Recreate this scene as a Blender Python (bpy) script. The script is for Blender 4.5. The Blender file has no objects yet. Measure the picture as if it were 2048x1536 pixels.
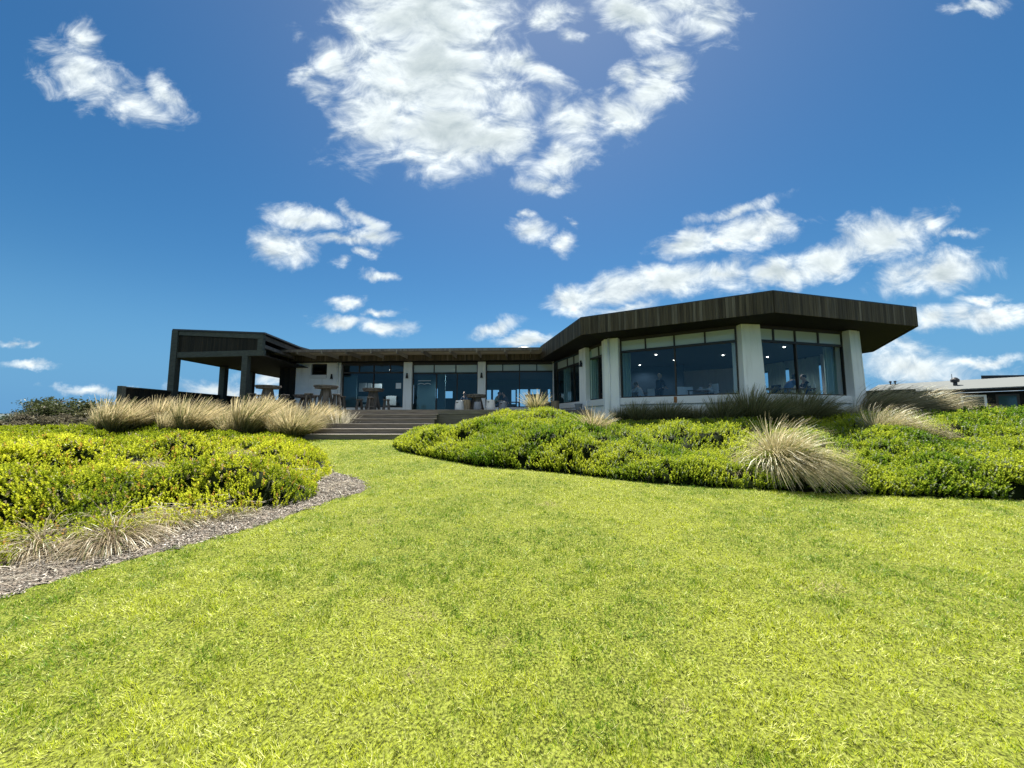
import bpy, bmesh, math, random
import numpy as np
from mathutils import Vector, Matrix

C = bpy.context.scene.collection
SC = bpy.context.scene
R = math.radians
random.seed(7)
rng = np.random.default_rng(7)

# ------------------------------------------------------------------ camera
F_PX, PITCH, EYE = 769.0, R(5.5), 1.6          # focal length in pixels of a 2048 wide picture
cam_d = bpy.data.cameras.new('camera')
cam = bpy.data.objects.new('camera', cam_d); C.objects.link(cam)
cam_d.sensor_width = 36.0; cam_d.lens = F_PX / 2048 * 36.0
cam_d.clip_start = 0.05; cam_d.clip_end = 6000
cam.location = (0, 0, EYE); cam.rotation_euler = (R(90) + PITCH, 0, 0)
SC.camera = cam

# ------------------------------------------------------------------ light
SC.view_settings.view_transform = 'Standard'
SC.view_settings.look = 'None'
SC.view_settings.gamma = 1.0
SC.view_settings.exposure = 1.35
SUN_EL, SUN_AZ = R(62), R(7)
sun_dir = Vector((math.sin(SUN_AZ) * math.cos(SUN_EL), math.cos(SUN_AZ) * math.cos(SUN_EL), math.sin(SUN_EL)))
sd = bpy.data.lights.new('sun', 'SUN'); sd.energy = 5.0; sd.angle = R(0.5); sd.color = (1.0, 0.955, 0.87)
sun = bpy.data.objects.new('sun', sd); C.objects.link(sun)
sun.rotation_euler = sun_dir.to_track_quat('Z', 'Y').to_euler()

# clouds: directions of the sky, given as (pixel x, pixel y, half width, half height, tilt, weight)
CLOUDS = [
 (165,75,50,30,35,.75),(170,150,100,50,25,.8),(265,205,80,38,30,.8),(330,185,70,24,45,.7),
 (850,20,200,130,0,1.6),(860,150,215,120,8,1.6),(890,262,180,95,8,1.4),(975,275,115,75,0,1.2),(668,128,85,36,48,1.0),(1035,215,55,60,0,.8),(1050,135,90,28,25,.9),(760,240,95,105,45,1.2),(600,140,26,18,50,.55),(640,190,50,26,50,.6),
 (1150,245,65,60,0,1.0),(1240,228,95,48,-15,1.1),(1310,175,80,48,-40,1.1),(1345,135,45,34,0,1.0),(1260,150,34,26,0,.9),(1120,322,62,32,-15,1.0),(1105,370,66,20,0,.8),
 (1280,30,100,60,25,1.2),(1420,40,60,50,0,1.0),(1110,30,50,28,-20,.9),(1130,72,24,20,0,.7),(1950,8,60,18,0,.8),(1350,10,90,30,0,1.0),
 (610,430,88,22,12,1.0),(572,490,75,42,5,1.2),(680,480,70,16,5,.9),(725,440,70,17,35,.85),(725,507,26,14,0,.9),(684,528,26,12,0,.8),(762,547,34,12,0,1.0),(735,473,52,13,0,.85),
 (695,597,42,16,0,1.1),(760,622,42,10,0,.95),(690,642,66,19,-3,1.2),(778,658,60,23,5,1.2),
 (1060,468,40,24,-5,1.0),(1130,484,34,24,-30,.9),(1148,443,20,8,0,.7),(1052,437,14,8,0,.6),
 (990,656,56,17,-18,1.0),(1055,678,75,17,-5,1.1),(1380,488,100,25,-6,1.1),(1495,465,105,36,-10,1.3),(1470,425,100,13,-17,.7),
 (1145,596,66,30,-10,1.2),(1235,580,100,38,-8,1.3),(1340,562,120,42,-8,1.3),(1440,548,95,32,-5,1.1),(1560,550,100,30,-5,1.1),(1655,520,115,40,-14,1.3),(1775,472,130,46,-16,1.3),(1860,450,46,26,0,1.1),
 (1870,546,120,42,-10,1.2),(1930,469,40,11,0,.9),(1980,632,115,30,0,1.1),(1868,636,46,22,0,.9),(1970,597,52,11,0,.8),(1250,615,80,14,-5,1.0),
 (1810,725,140,46,12,.75),(1960,722,150,12,-4,.7),(1900,790,200,30,0,.6),(1790,680,80,22,25,.6),
 (25,686,48,8,3,.7),(60,734,52,8,3,.65),(175,777,80,8,3,.65),(450,782,110,18,3,.8),(545,752,60,20,0,.9),(615,145,24,18,30,.7),
]

def px_dir(px, py):
    x = (px - 1024) / F_PX; u = (768 - py) / F_PX
    return np.array([x, math.cos(PITCH) - u * math.sin(PITCH), math.sin(PITCH) + u * math.cos(PITCH)])

world = bpy.data.worlds.new('World'); SC.world = world; world.use_nodes = True
nt = world.node_tree; nt.nodes.clear(); N = nt.nodes.new; L = nt.links.new
def mth(op, a, b=None, c=None, clamp=False):
    n = N('ShaderNodeMath'); n.operation = op; n.use_clamp = clamp
    for i, v in enumerate((a, b, c)):
        if v is None: continue
        if isinstance(v, (int, float)): n.inputs[i].default_value = v
        else: L(v, n.inputs[i])
    return n.outputs[0]
def mrange(v, a, b, smooth=True, lo=0.0, hi=1.0):
    n = N('ShaderNodeMapRange'); n.interpolation_type = 'SMOOTHSTEP' if smooth else 'LINEAR'
    L(v, n.inputs[0]); n.inputs[1].default_value = a; n.inputs[2].default_value = b; n.inputs[3].default_value = lo; n.inputs[4].default_value = hi
    return n.outputs[0]
def mixc(f, a, b):
    n = N('ShaderNodeMix'); n.data_type = 'RGBA'
    for s, v in ((n.inputs[0], f), (n.inputs[6], a), (n.inputs[7], b)):
        if isinstance(v, (int, float)): s.default_value = v
        elif isinstance(v, tuple): s.default_value = (*v, 1)
        else: L(v, s)
    return n.outputs[2]
def fbm(vec, scale, detail=8, rough=.6, dist=0.0):
    n = N('ShaderNodeTexNoise'); n.inputs['Scale'].default_value = scale; n.inputs['Detail'].default_value = detail
    n.inputs['Roughness'].default_value = rough; n.inputs['Distortion'].default_value = dist; L(vec, n.inputs['Vector'])
    return n
sky = N('ShaderNodeTexSky'); sky.sky_type = 'NISHITA'; sky.sun_disc = False
sky.sun_elevation = SUN_EL; sky.sun_rotation = SUN_AZ
sky.altitude = 0; sky.air_density = 1.0; sky.dust_density = 0.12; sky.ozone_density = 3.0
geo = N('ShaderNodeTexCoord'); sep = N('ShaderNodeSeparateXYZ'); L(geo.outputs['Generated'], sep.inputs[0])
dy = mth('MAXIMUM', sep.outputs[1], 0.02)
uu = mth('DIVIDE', sep.outputs[0], dy); vv = mth('DIVIDE', sep.outputs[2], dy)
comb = N('ShaderNodeCombineXYZ'); L(uu, comb.inputs[0]); L(vv, comb.inputs[1])
w1 = fbm(comb.outputs[0], 7.0, 5, .6)
off = N('ShaderNodeVectorMath'); off.operation = 'SUBTRACT'; L(w1.outputs['Color'], off.inputs[0]); off.inputs[1].default_value = (.5, .5, .5)
offs = N('ShaderNodeVectorMath'); offs.operation = 'MULTIPLY'; L(off.outputs[0], offs.inputs[0]); offs.inputs[1].default_value = (.13, .10, 0)
wp = N('ShaderNodeVectorMath'); wp.operation = 'ADD'; L(comb.outputs[0], wp.inputs[0]); L(offs.outputs[0], wp.inputs[1])
field = None
for (cx, cy, rx, ry, rot, wt) in CLOUDS:
    d = px_dir(cx, cy); u0, v0 = d[0] / d[1], d[2] / d[1]
    dx_ = px_dir(cx + rx, cy); dyy = px_dir(cx, cy - ry)
    su = max(1e-4, abs(dx_[0] / dx_[1] - u0)); sv = max(1e-4, abs(dyy[2] / dyy[1] - v0))
    mp = N('ShaderNodeMapping'); mp.vector_type = 'TEXTURE'; L(wp.outputs[0], mp.inputs[0])
    mp.inputs[1].default_value = (u0, v0, 0); mp.inputs[2].default_value = (0, 0, R(-rot)); mp.inputs[3].default_value = (su, sv, 1)
    ln = N('ShaderNodeVectorMath'); ln.operation = 'LENGTH'; L(mp.outputs[0], ln.inputs[0])
    v = mth('MULTIPLY_ADD', ln.outputs['Value'], -wt, wt)
    field = v if field is None else mth('SMOOTH_MAX', field, v, 0.12)
stretch = N('ShaderNodeMapping'); L(comb.outputs[0], stretch.inputs[0]); stretch.inputs[3].default_value = (1.0, 1.5, 1.0)
n1 = fbm(stretch.outputs[0], 8.0, 10, .63, .5)
n2 = fbm(stretch.outputs[0], 3.2, 6, .55, .2)
n1d = mth('MULTIPLY_ADD', n1.outputs['Fac'], 2.3, -1.15)
val = mth('ADD', field, n1d)
alpha = mrange(val, -0.24, 0.92)
thick = mrange(mth('ADD', val, mth('MULTIPLY_ADD', n2.outputs['Fac'], 3.2, -1.6)), 0.55, 1.75)
# a second look at the noise a little nearer the sun gives the clouds lit edges
shift = N('ShaderNodeMapping'); L(stretch.outputs[0], shift.inputs[0]); shift.inputs[1].default_value = (0.0, 0.035, 0)
n1b = fbm(shift.outputs[0], 8.0, 10, .63, .5)
relief = mth('MULTIPLY_ADD', mth('SUBTRACT', n1.outputs['Fac'], n1b.outputs['Fac']), 3.0, 0.58, clamp=True)
ccol = mixc(relief, (.46, .54, .60), (.92, .99, 1.0))
ccol = mixc(mth('MULTIPLY', thick, .55), ccol, (.33, .41, .43))
hsv = N('ShaderNodeHueSaturation'); hsv.inputs['Saturation'].default_value = 1.30; hsv.inputs['Value'].default_value = 1.0; L(sky.outputs[0], hsv.inputs['Color'])
gm = N('ShaderNodeMix'); gm.data_type = 'RGBA'; gm.blend_type = 'MULTIPLY'; gm.inputs[0].default_value = 1.0
L(hsv.outputs[0], gm.inputs[6]); gm.inputs[7].default_value = (.65, .785, .77, 1)
hz = mrange(mth('ABSOLUTE', sep.outputs[2]), 0.0, 0.30, True, 0.92, 0.0)
skyc = mixc(hz, gm.outputs[2], (.80, 2.62, 5.2))
sdot = N('ShaderNodeVectorMath'); sdot.operation = 'DOT_PRODUCT'; L(geo.outputs['Generated'], sdot.inputs[0]); sdot.inputs[1].default_value = tuple(sun_dir)
aur = mth('POWER', mth('MAXIMUM', sdot.outputs['Value'], 0.0), 6.5)
av = N('ShaderNodeVectorMath'); av.operation = 'SCALE'; av.inputs[0].default_value = (.95, .70, .35); L(aur, av.inputs['Scale'])
addv = N('ShaderNodeVectorMath'); addv.operation = 'ADD'; L(skyc, addv.inputs[0]); L(av.outputs[0], addv.inputs[1])
bg1 = N('ShaderNodeBackground'); L(addv.outputs[0], bg1.inputs[0]); bg1.inputs[1].default_value = 0.050
bg2 = N('ShaderNodeBackground'); L(ccol, bg2.inputs[0]); bg2.inputs[1].default_value = 0.46
# unseen broken cloud added behind the camera to fill the shaded facade with light
nb_ = fbm(geo.outputs['Generated'], 2.6, 8, .6, .3)
back = mth('MULTIPLY', mrange(nb_.outputs['Fac'], .36, .56), mth('MULTIPLY', mrange(sep.outputs[2], .26, .42), mrange(sep.outputs[1], -.02, -.25)))
alpha = mth('MAXIMUM', alpha, back)
ms = N('ShaderNodeMixShader'); L(alpha, ms.inputs[0]); L(bg1.outputs[0], ms.inputs[1]); L(bg2.outputs[0], ms.inputs[2])
wo = N('ShaderNodeOutputWorld'); L(ms.outputs[0], wo.inputs[0])
world.cycles.sampling_method = 'MANUAL'; world.cycles.sample_map_resolution = 512
SC.cycles.max_bounces = 8; SC.cycles.transparent_max_bounces = 16; SC.cycles.glossy_bounces = 3; SC.cycles.transmission_bounces = 4
SC.cycles.caustics_reflective = False; SC.cycles.caustics_refractive = False

# ------------------------------------------------------------------ helpers
def P(px, py, z):
    d = px_dir(px, py); t = (z - EYE) / d[2]
    return (d[0] * t, d[1] * t)
def D(px, py, Y):
    d = px_dir(px, py); t = Y / d[1]
    return Vector((d[0] * t, Y, EYE + d[2] * t))
def XK(px, py=800):
    d = px_dir(px, py); return d[0] / d[1]

def tag(o, label=None, cat=None, group=None, kind=None):
    if label: o['label'] = label
    if cat: o['category'] = cat
    if group: o['group'] = group
    if kind: o['kind'] = kind
    return o
def empty(name, loc, label, cat, group=None, rz=0):
    o = bpy.data.objects.new(name, None); C.objects.link(o); o.location = loc; o.rotation_euler = (0, 0, rz)
    o.empty_display_size = .2
    return tag(o, label, cat, group)
def copy_tree(o, parent=None):
    c = o.copy(); C.objects.link(c)
    if parent: c.parent = parent
    for ch in list(o.children): copy_tree(ch, c)
    return c

class MB:
    """collects shapes in world coordinates and links them as one mesh object"""
    def __init__(s): s.v = []; s.f = []; s.r = []
    def add(s, vs, fs, rnd=None):
        b = len(s.v); s.v += [tuple(v) for v in vs]
        s.f += [tuple(i + b for i in f) for f in fs]
        r = random.random() if rnd is None else rnd
        s.r += [r] * len(vs)
        return s
    def hexa(s, q, z0, z1, rnd=None):
        """q four xy corners counter-clockwise"""
        vs = [(x, y, z0) for x, y in q] + [(x, y, z1) for x, y in q]
        return s.add(vs, [(3, 2, 1, 0), (4, 5, 6, 7), (0, 1, 5, 4), (1, 2, 6, 5), (2, 3, 7, 6), (3, 0, 4, 7)], rnd)
    def box(s, c, size, rz=0, rnd=None):
        hx, hy = size[0] / 2, size[1] / 2; ca, sa = math.cos(rz), math.sin(rz)
        q = [(c[0] + x * ca - y * sa, c[1] + x * sa + y * ca) for x, y in ((-hx, -hy), (hx, -hy), (hx, hy), (-hx, hy))]
        return s.hexa(q, c[2] - size[2] / 2, c[2] + size[2] / 2, rnd)
    def poly(s, pts, z0, z1, rnd=None):
        n = len(pts); vs = [(x, y, z0) for x, y in pts] + [(x, y, z1) for x, y in pts]
        return s.add(vs, [tuple(range(n))[::-1], tuple(range(n, 2 * n))] + [(i, (i + 1) % n, n + (i + 1) % n, n + i) for i in range(n)], rnd)
    def beam(s, a, b, w, h, rnd=None, up=Vector((0, 0, 1))):
        a, b = Vector(a), Vector(b); d = (b - a).normalized()
        x = d.cross(up).normalized() if abs(d.dot(up)) < .999 else Vector((1, 0, 0)); y = x.cross(d).normalized()
        q = [(-w / 2, -h / 2), (w / 2, -h / 2), (w / 2, h / 2), (-w / 2, h / 2)]
        vs = [a + x * i + y * j for i, j in q] + [b + x * i + y * j for i, j in q]
        return s.add(vs, [(0, 1, 2, 3), (7, 6, 5, 4), (4, 5, 1, 0), (5, 6, 2, 1), (6, 7, 3, 2), (7, 4, 0, 3)], rnd)
    def tube(s, pts, rad, n=8, rnd=None):
        pts = [Vector(p) for p in pts]; rad = [rad] * len(pts) if isinstance(rad, (int, float)) else rad
        vs, fs = [], []
        for k, p in enumerate(pts):
            d = (pts[min(k + 1, len(pts) - 1)] - pts[max(k - 1, 0)]).normalized()
            x = d.cross(Vector((0, 0, 1))) if abs(d.z) < .95 else d.cross(Vector((1, 0, 0))); x.normalize(); y = x.cross(d)
            for i in range(n):
                a = 2 * math.pi * i / n; vs.append(p + (x * math.cos(a) + y * math.sin(a)) * rad[k])
        for k in range(len(pts) - 1):
            for i in range(n): fs.append((k * n + i, k * n + (i + 1) % n, (k + 1) * n + (i + 1) % n, (k + 1) * n + i))
        fs += [tuple(range(n))[::-1], tuple(range((len(pts) - 1) * n, len(pts) * n))]
        return s.add(vs, fs, rnd)
    def lathe(s, c, prof, n=24, rnd=None, rz=0):
        vs, fs = [], []
        for r, z in prof:
            for i in range(n):
                a = rz + 2 * math.pi * i / n; vs.append((c[0] + r * math.cos(a), c[1] + r * math.sin(a), c[2] + z))
        for k in range(len(prof) - 1):
            for i in range(n): fs.append((k * n + i, k * n + (i + 1) % n, (k + 1) * n + (i + 1) % n, (k + 1) * n + i))
        fs += [tuple(range(n))[::-1], tuple(range((len(prof) - 1) * n, len(prof) * n))]
        return s.add(vs, fs, rnd)
    def build(s, name, mat, parent=None, bevel=0, smooth=False, label=None):
        me = bpy.data.meshes.new(name)
        o = parent; off = Vector((0, 0, 0))
        while o is not None: off = off + o.location; o = o.parent
        me.from_pydata([(v[0] - off.x, v[1] - off.y, v[2] - off.z) for v in s.v], [], s.f)
        bm = bmesh.new(); bm.from_mesh(me); bmesh.ops.recalc_face_normals(bm, faces=bm.faces)
        bm.to_mesh(me); bm.free()
        at = me.attributes.new('rnd', 'FLOAT', 'POINT'); at.data.foreach_set('value', s.r)
        me.materials.append(mat); me.update()
        if smooth:
            for p in me.polygons: p.use_smooth = True
        ob = bpy.data.objects.new(name, me); C.objects.link(ob)
        if parent: ob.parent = parent
        if bevel:
            m = ob.modifiers.new('bevel', 'BEVEL'); m.width = bevel; m.segments = 2; m.limit_method = 'ANGLE'
        if label: ob['label'] = label
        return ob

def np_mesh(name, V, F, mat, col=None, parent=None, smooth=False):
    """V (n,3), F (m,k) arrays -> mesh object; col (n,3) linear colours"""
    me = bpy.data.meshes.new(name); k = F.shape[1]
    me.vertices.add(len(V)); me.vertices.foreach_set('co', np.ascontiguousarray(V, dtype=np.float32).ravel())
    me.loops.add(F.size); me.loops.foreach_set('vertex_index', np.ascontiguousarray(F, dtype=np.int32).ravel())
    me.polygons.add(len(F)); me.polygons.foreach_set('loop_start', np.arange(0, F.size, k, dtype=np.int32))
    me.update(calc_edges=True)
    if col is not None:
        a = me.color_attributes.new('tint', 'FLOAT_COLOR', 'POINT')
        c4 = np.ones((len(V), 4), np.float32); c4[:, :3] = col; a.data.foreach_set('color', c4.ravel())
    if smooth: me.polygons.foreach_set('use_smooth', np.ones(len(F), dtype=bool))
    me.materials.append(mat)
    o = bpy.data.objects.new(name, me); C.objects.link(o)
    if parent: o.parent = parent
    return o

# ------------------------------------------------------------------ materials
def mat(name, col, rough=.7, metal=0, spec=.5, noise=None, bump=None, emis=None):
    """noise=(scale, amount) varies the colour, bump=(scale, strength)"""
    m = bpy.data.materials.new(name); m.use_nodes = True; t = m.node_tree
    b = t.nodes['Principled BSDF']; b.inputs['Roughness'].default_value = rough; b.inputs['Metallic'].default_value = metal
    b.inputs['Specular IOR Level'].default_value = spec; b.inputs['Base Color'].default_value = (*col, 1)
    if noise or bump:
        tc = t.nodes.new('ShaderNodeNewGeometry')
    if noise:
        nz = t.nodes.new('ShaderNodeTexNoise'); nz.inputs['Scale'].default_value = noise[0]; nz.inputs['Detail'].default_value = 6
        t.links.new(tc.outputs['Position'], nz.inputs['Vector'])
        mx = t.nodes.new('ShaderNodeMix'); mx.data_type = 'RGBA'; t.links.new(nz.outputs['Fac'], mx.inputs[0])
        mx.inputs[6].default_value = (*[c * (1 - noise[1]) for c in col], 1); mx.inputs[7].default_value = (*[min(1, c * (1 + noise[1])) for c in col], 1)
        t.links.new(mx.outputs[2], b.inputs['Base Color'])
    if bump:
        nb = t.nodes.new('ShaderNodeTexNoise'); nb.inputs['Scale'].default_value = bump[0]; nb.inputs['Detail'].default_value = 5
        t.links.new(tc.outputs['Position'], nb.inputs['Vector'])
        bp = t.nodes.new('ShaderNodeBump'); bp.inputs['Strength'].default_value = bump[1]; bp.inputs['Distance'].default_value = .01
        t.links.new(nb.outputs['Fac'], bp.inputs['Height']); t.links.new(bp.outputs[0], b.inputs['Normal'])
    if emis:
        b.inputs['Emission Color'].default_value = (*emis[0], 1); b.inputs['Emission Strength'].default_value = emis[1]
    return m
def timber(name, cols, rough=.8, grain=(30, 30, 1.5), streak=.5):
    """boards: the 'rnd' attribute picks each board's own tone, stretched noise gives the grain"""
    m = bpy.data.materials.new(name); m.use_nodes = True; t = m.node_tree; b = t.nodes['Principled BSDF']
    at = t.nodes.new('ShaderNodeAttribute'); at.attribute_name = 'rnd'
    rp = t.nodes.new('ShaderNodeValToRGB'); t.links.new(at.outputs['Fac'], rp.inputs[0])
    el = rp.color_ramp.elements
    el[0].color = (*cols[0], 1); el[1].color = (*cols[-1], 1)
    for i, c in enumerate(cols[1:-1]):
        e = el.new((i + 1) / (len(cols) - 1)); e.color = (*c, 1)
    g = t.nodes.new('ShaderNodeNewGeometry'); mp = t.nodes.new('ShaderNodeMapping'); mp.inputs[3].default_value = grain
    t.links.new(g.outputs['Position'], mp.inputs[0])
    nz = t.nodes.new('ShaderNodeTexNoise'); nz.inputs['Scale'].default_value = 1; nz.inputs['Detail'].default_value = 7; t.links.new(mp.outputs[0], nz.inputs['Vector'])
    mr = t.nodes.new('ShaderNodeMapRange'); t.links.new(nz.outputs['Fac'], mr.inputs[0]); mr.inputs[1].default_value = .3; mr.inputs[2].default_value = .7
    mr.inputs[3].default_value = 1 - streak; mr.inputs[4].default_value = 1 + streak * .8
    mx = t.nodes.new('ShaderNodeVectorMath'); mx.operation = 'MULTIPLY'; t.links.new(rp.outputs[0], mx.inputs[0]); t.links.new(mr.outputs[0], mx.inputs[1])
    t.links.new(mx.outputs[0], b.inputs['Base Color']); b.inputs['Roughness'].default_value = rough; b.inputs['Specular IOR Level'].default_value = .25
    bp = t.nodes.new('ShaderNodeBump'); bp.inputs['Strength'].default_value = .3; bp.inputs['Distance'].default_value = .004
    t.links.new(nz.outputs['Fac'], bp.inputs['Height']); t.links.new(bp.outputs[0], b.inputs['Normal'])
    return m
def leafy(name, transl=.4, rough=.55, spec=.25, gain=1.0):
    """leaves and blades: colour from the 'tint' attribute, part of the light passes through"""
    m = bpy.data.materials.new(name); m.use_nodes = True; t = m.node_tree; t.nodes.remove(t.nodes['Principled BSDF'])
    at = t.nodes.new('ShaderNodeAttribute'); at.attribute_name = 'tint'
    df = t.nodes.new('ShaderNodeBsdfDiffuse'); tr = t.nodes.new('ShaderNodeBsdfTranslucent'); gl = t.nodes.new('ShaderNodeBsdfGlossy')
    gl.inputs['Roughness'].default_value = rough; gl.inputs['Color'].default_value = (.8, .85, .8, 1)
    sc = t.nodes.new('ShaderNodeVectorMath'); sc.operation = 'SCALE'; sc.inputs['Scale'].default_value = gain; t.links.new(at.outputs['Color'], sc.inputs[0])
    t.links.new(sc.outputs[0], df.inputs[0]); t.links.new(sc.outputs[0], tr.inputs[0])
    m1 = t.nodes.new('ShaderNodeMixShader'); m1.inputs[0].default_value = transl
    t.links.new(df.outputs[0], m1.inputs[1]); t.links.new(tr.outputs[0], m1.inputs[2])
    m2 = t.nodes.new('ShaderNodeMixShader'); fr = t.nodes.new('ShaderNodeFresnel'); fr.inputs[0].default_value = 1.35
    ml = t.nodes.new('ShaderNodeMath'); ml.use_clamp = True; ml.operation = 'MULTIPLY'; ml.inputs[1].default_value = spec; t.links.new(fr.outputs[0], ml.inputs[0])
    t.links.new(ml.outputs[0], m2.inputs[0]); t.links.new(m1.outputs[0], m2.inputs[1]); t.links.new(gl.outputs[0], m2.inputs[2])
    t.links.new(m2.outputs[0], t.nodes['Material Output'].inputs[0])
    return m
def glass(name, tint, refl=1.0, pale_mix=None):
    m = bpy.data.materials.new(name); m.use_nodes = True; t = m.node_tree; t.nodes.remove(t.nodes['Principled BSDF'])
    tp = t.nodes.new('ShaderNodeBsdfTransparent'); tp.inputs[0].default_value = (*tint, 1)
    gl = t.nodes.new('ShaderNodeBsdfGlossy'); gl.inputs['Roughness'].default_value = 0.01; gl.inputs['Color'].default_value = (*[refl * c for c in (.80, .95, 1.0)], 1)
    lw = t.nodes.new('ShaderNodeLayerWeight'); lw.inputs[0].default_value = .5
    pw = t.nodes.new('ShaderNodeMath'); pw.operation = 'POWER'; t.links.new(lw.outputs['Facing'], pw.inputs[0]); pw.inputs[1].default_value = 5.0
    fr = t.nodes.new('ShaderNodeMath'); fr.operation = 'MULTIPLY_ADD'; t.links.new(pw.outputs[0], fr.inputs[0]); fr.inputs[1].default_value = .94; fr.inputs[2].default_value = .04
    base = tp
    if pale_mix:
        df = t.nodes.new('ShaderNodeBsdfDiffuse'); df.inputs[0].default_value = (*pale_mix[0], 1)
        mm = t.nodes.new('ShaderNodeMixShader'); mm.inputs[0].default_value = pale_mix[1]; t.links.new(tp.outputs[0], mm.inputs[1]); t.links.new(df.outputs[0], mm.inputs[2]); base = mm
    mx = t.nodes.new('ShaderNodeMixShader'); t.links.new(fr.outputs[0], mx.inputs[0]); t.links.new(base.outputs[0], mx.inputs[1]); t.links.new(gl.outputs[0], mx.inputs[2])
    t.links.new(mx.outputs[0], t.nodes['Material Output'].inputs[0])
    return m
def rendered_wall(name, col):
    m = mat(name, col, .88, noise=(1.7, .05), bump=(60, .25)); t = m.node_tree; b = t.nodes['Principled BSDF']
    src = b.inputs['Base Color'].links[0].from_socket; g = t.nodes.new('ShaderNodeNewGeometry'); mp = t.nodes.new('ShaderNodeMapping'); mp.inputs[3].default_value = (7, 7, .55)
    t.links.new(g.outputs['Position'], mp.inputs[0]); n = t.nodes.new('ShaderNodeTexNoise'); n.inputs['Scale'].default_value = 1; n.inputs['Detail'].default_value = 9; n.inputs['Roughness'].default_value = .65; t.links.new(mp.outputs[0], n.inputs['Vector'])
    r = t.nodes.new('ShaderNodeMapRange'); t.links.new(n.outputs['Fac'], r.inputs[0]); r.inputs[1].default_value = .52; r.inputs[2].default_value = .78; r.inputs[3].default_value = 0; r.inputs[4].default_value = .38
    x = t.nodes.new('ShaderNodeMix'); x.data_type = 'RGBA'; t.links.new(r.outputs[0], x.inputs[0]); t.links.new(src, x.inputs[6]); x.inputs[7].default_value = (.46, .45, .40, 1); t.links.new(x.outputs[2], b.inputs['Base Color'])
    return m
M = dict(
 render=rendered_wall('white_render', (.88, .89, .86)),
 sill=mat('white_sill', (.78, .78, .75), .7, noise=(3, .05), bump=(40, .2)),
 fascia=timber('fascia_boards', [(.055, .046, .030), (.075, .062, .040), (.09, .076, .05), (.042, .036, .025), (.13, .115, .085)], grain=(14, 14, .8), streak=.45),
 soffit=timber('soffit_boards', [(.007, .006, .005), (.012, .010, .008)]),
 frame=mat('dark_window_frame', (.03, .024, .018), .5),
 darktimber=timber('dark_stained_timber', [(.008, .009, .007), (.014, .015, .011), (.024, .022, .015)]),
 greybeam=timber('grey_stained_beam', [(.05, .062, .058), (.068, .08, .07)], grain=(4, 20, 20), streak=.25),
 deck=timber('weathered_decking', [(.155, .135, .11), (.215, .19, .16), (.28, .25, .215)], grain=(2, 30, 30), streak=.3),
 outdoor=timber('weathered_grey_timber', [(.07, .062, .055), (.11, .10, .09), (.15, .137, .124)], grain=(12, 12, 3), streak=.4),
 stump=timber('pale_timber_stump', [(.22, .17, .11), (.33, .26, .17)], grain=(40, 40, 2), streak=.45),
 pergola=timber('pergola_battens', [(.13, .12, .095), (.19, .175, .14), (.26, .24, .20)], grain=(2, 30, 30), streak=.25),
 glass=glass('tinted_glass', (.88, .93, .95), .55),
 clerestory=glass('clerestory_glass', (.5, .6, .58), pale_mix=((.60, .66, .58), .85)),  # pale diffuse colour stands in for what shows through the upper panes
 ceramic=mat('pale_ceramic', (.62, .63, .62), .35, noise=(8, .05)),
 greyceramic=mat('grey_ceramic', (.20, .22, .25), .35, noise=(8, .08)),
 roofmetal=mat('grey_metal_roof', (.16, .17, .165), .95, metal=.0, spec=.1, noise=(.8, .06)),
 darkmetal=mat('dark_metal', (.02, .02, .022), .45),
 steel=mat('brushed_steel', (.72, .72, .72), .3, metal=.8),
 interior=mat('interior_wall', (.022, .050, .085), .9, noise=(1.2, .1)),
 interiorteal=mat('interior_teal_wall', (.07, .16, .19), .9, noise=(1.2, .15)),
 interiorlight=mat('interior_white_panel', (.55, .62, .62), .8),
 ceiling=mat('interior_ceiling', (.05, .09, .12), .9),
 floor=mat('interior_floor', (.10, .08, .06), .6, noise=(4, .2)),
 curtain=mat('pale_curtain', (.45, .60, .55), .9),
 paper=mat('white_paper', (.75, .78, .78), .6),
 rust=mat('rust_stain', (.30, .12, .04), .9, noise=(20, .4)),
 black=mat('black_plastic', (.012, .012, .012), .4),
 lamp=mat('lit_downlight', (1, .95, .85), .5, emis=((1, .95, .85), 3.5)),
 skin=mat('skin', (.50, .34, .26), .6), hair=mat('dark_hair', (.02, .015, .012), .6), greyhair=mat('grey_hair', (.3, .3, .3), .6),
 blue=mat('blue_shirt', (.12, .22, .42), .8), navy=mat('navy_cloth', (.02, .03, .06), .8), whitecloth=mat('white_cloth', (.65, .68, .7), .8), greenish=mat('sage_cloth', (.12, .18, .14), .8),
 white=mat('white_plastic', (.75, .77, .77), .4), bottle=mat('glass_bottle', (.55, .65, .6), .15),
 wood=mat('brown_table', (.12, .08, .05), .5, noise=(12, .2)),
)
for k, c in (('rust', None),): pass
LEAF = leafy('leaves', .48, .5, .04); BLADE = leafy('lawn_blades', .36, .55, .04); STRAW = leafy('straw_blades', .38, .5, .1)

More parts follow.
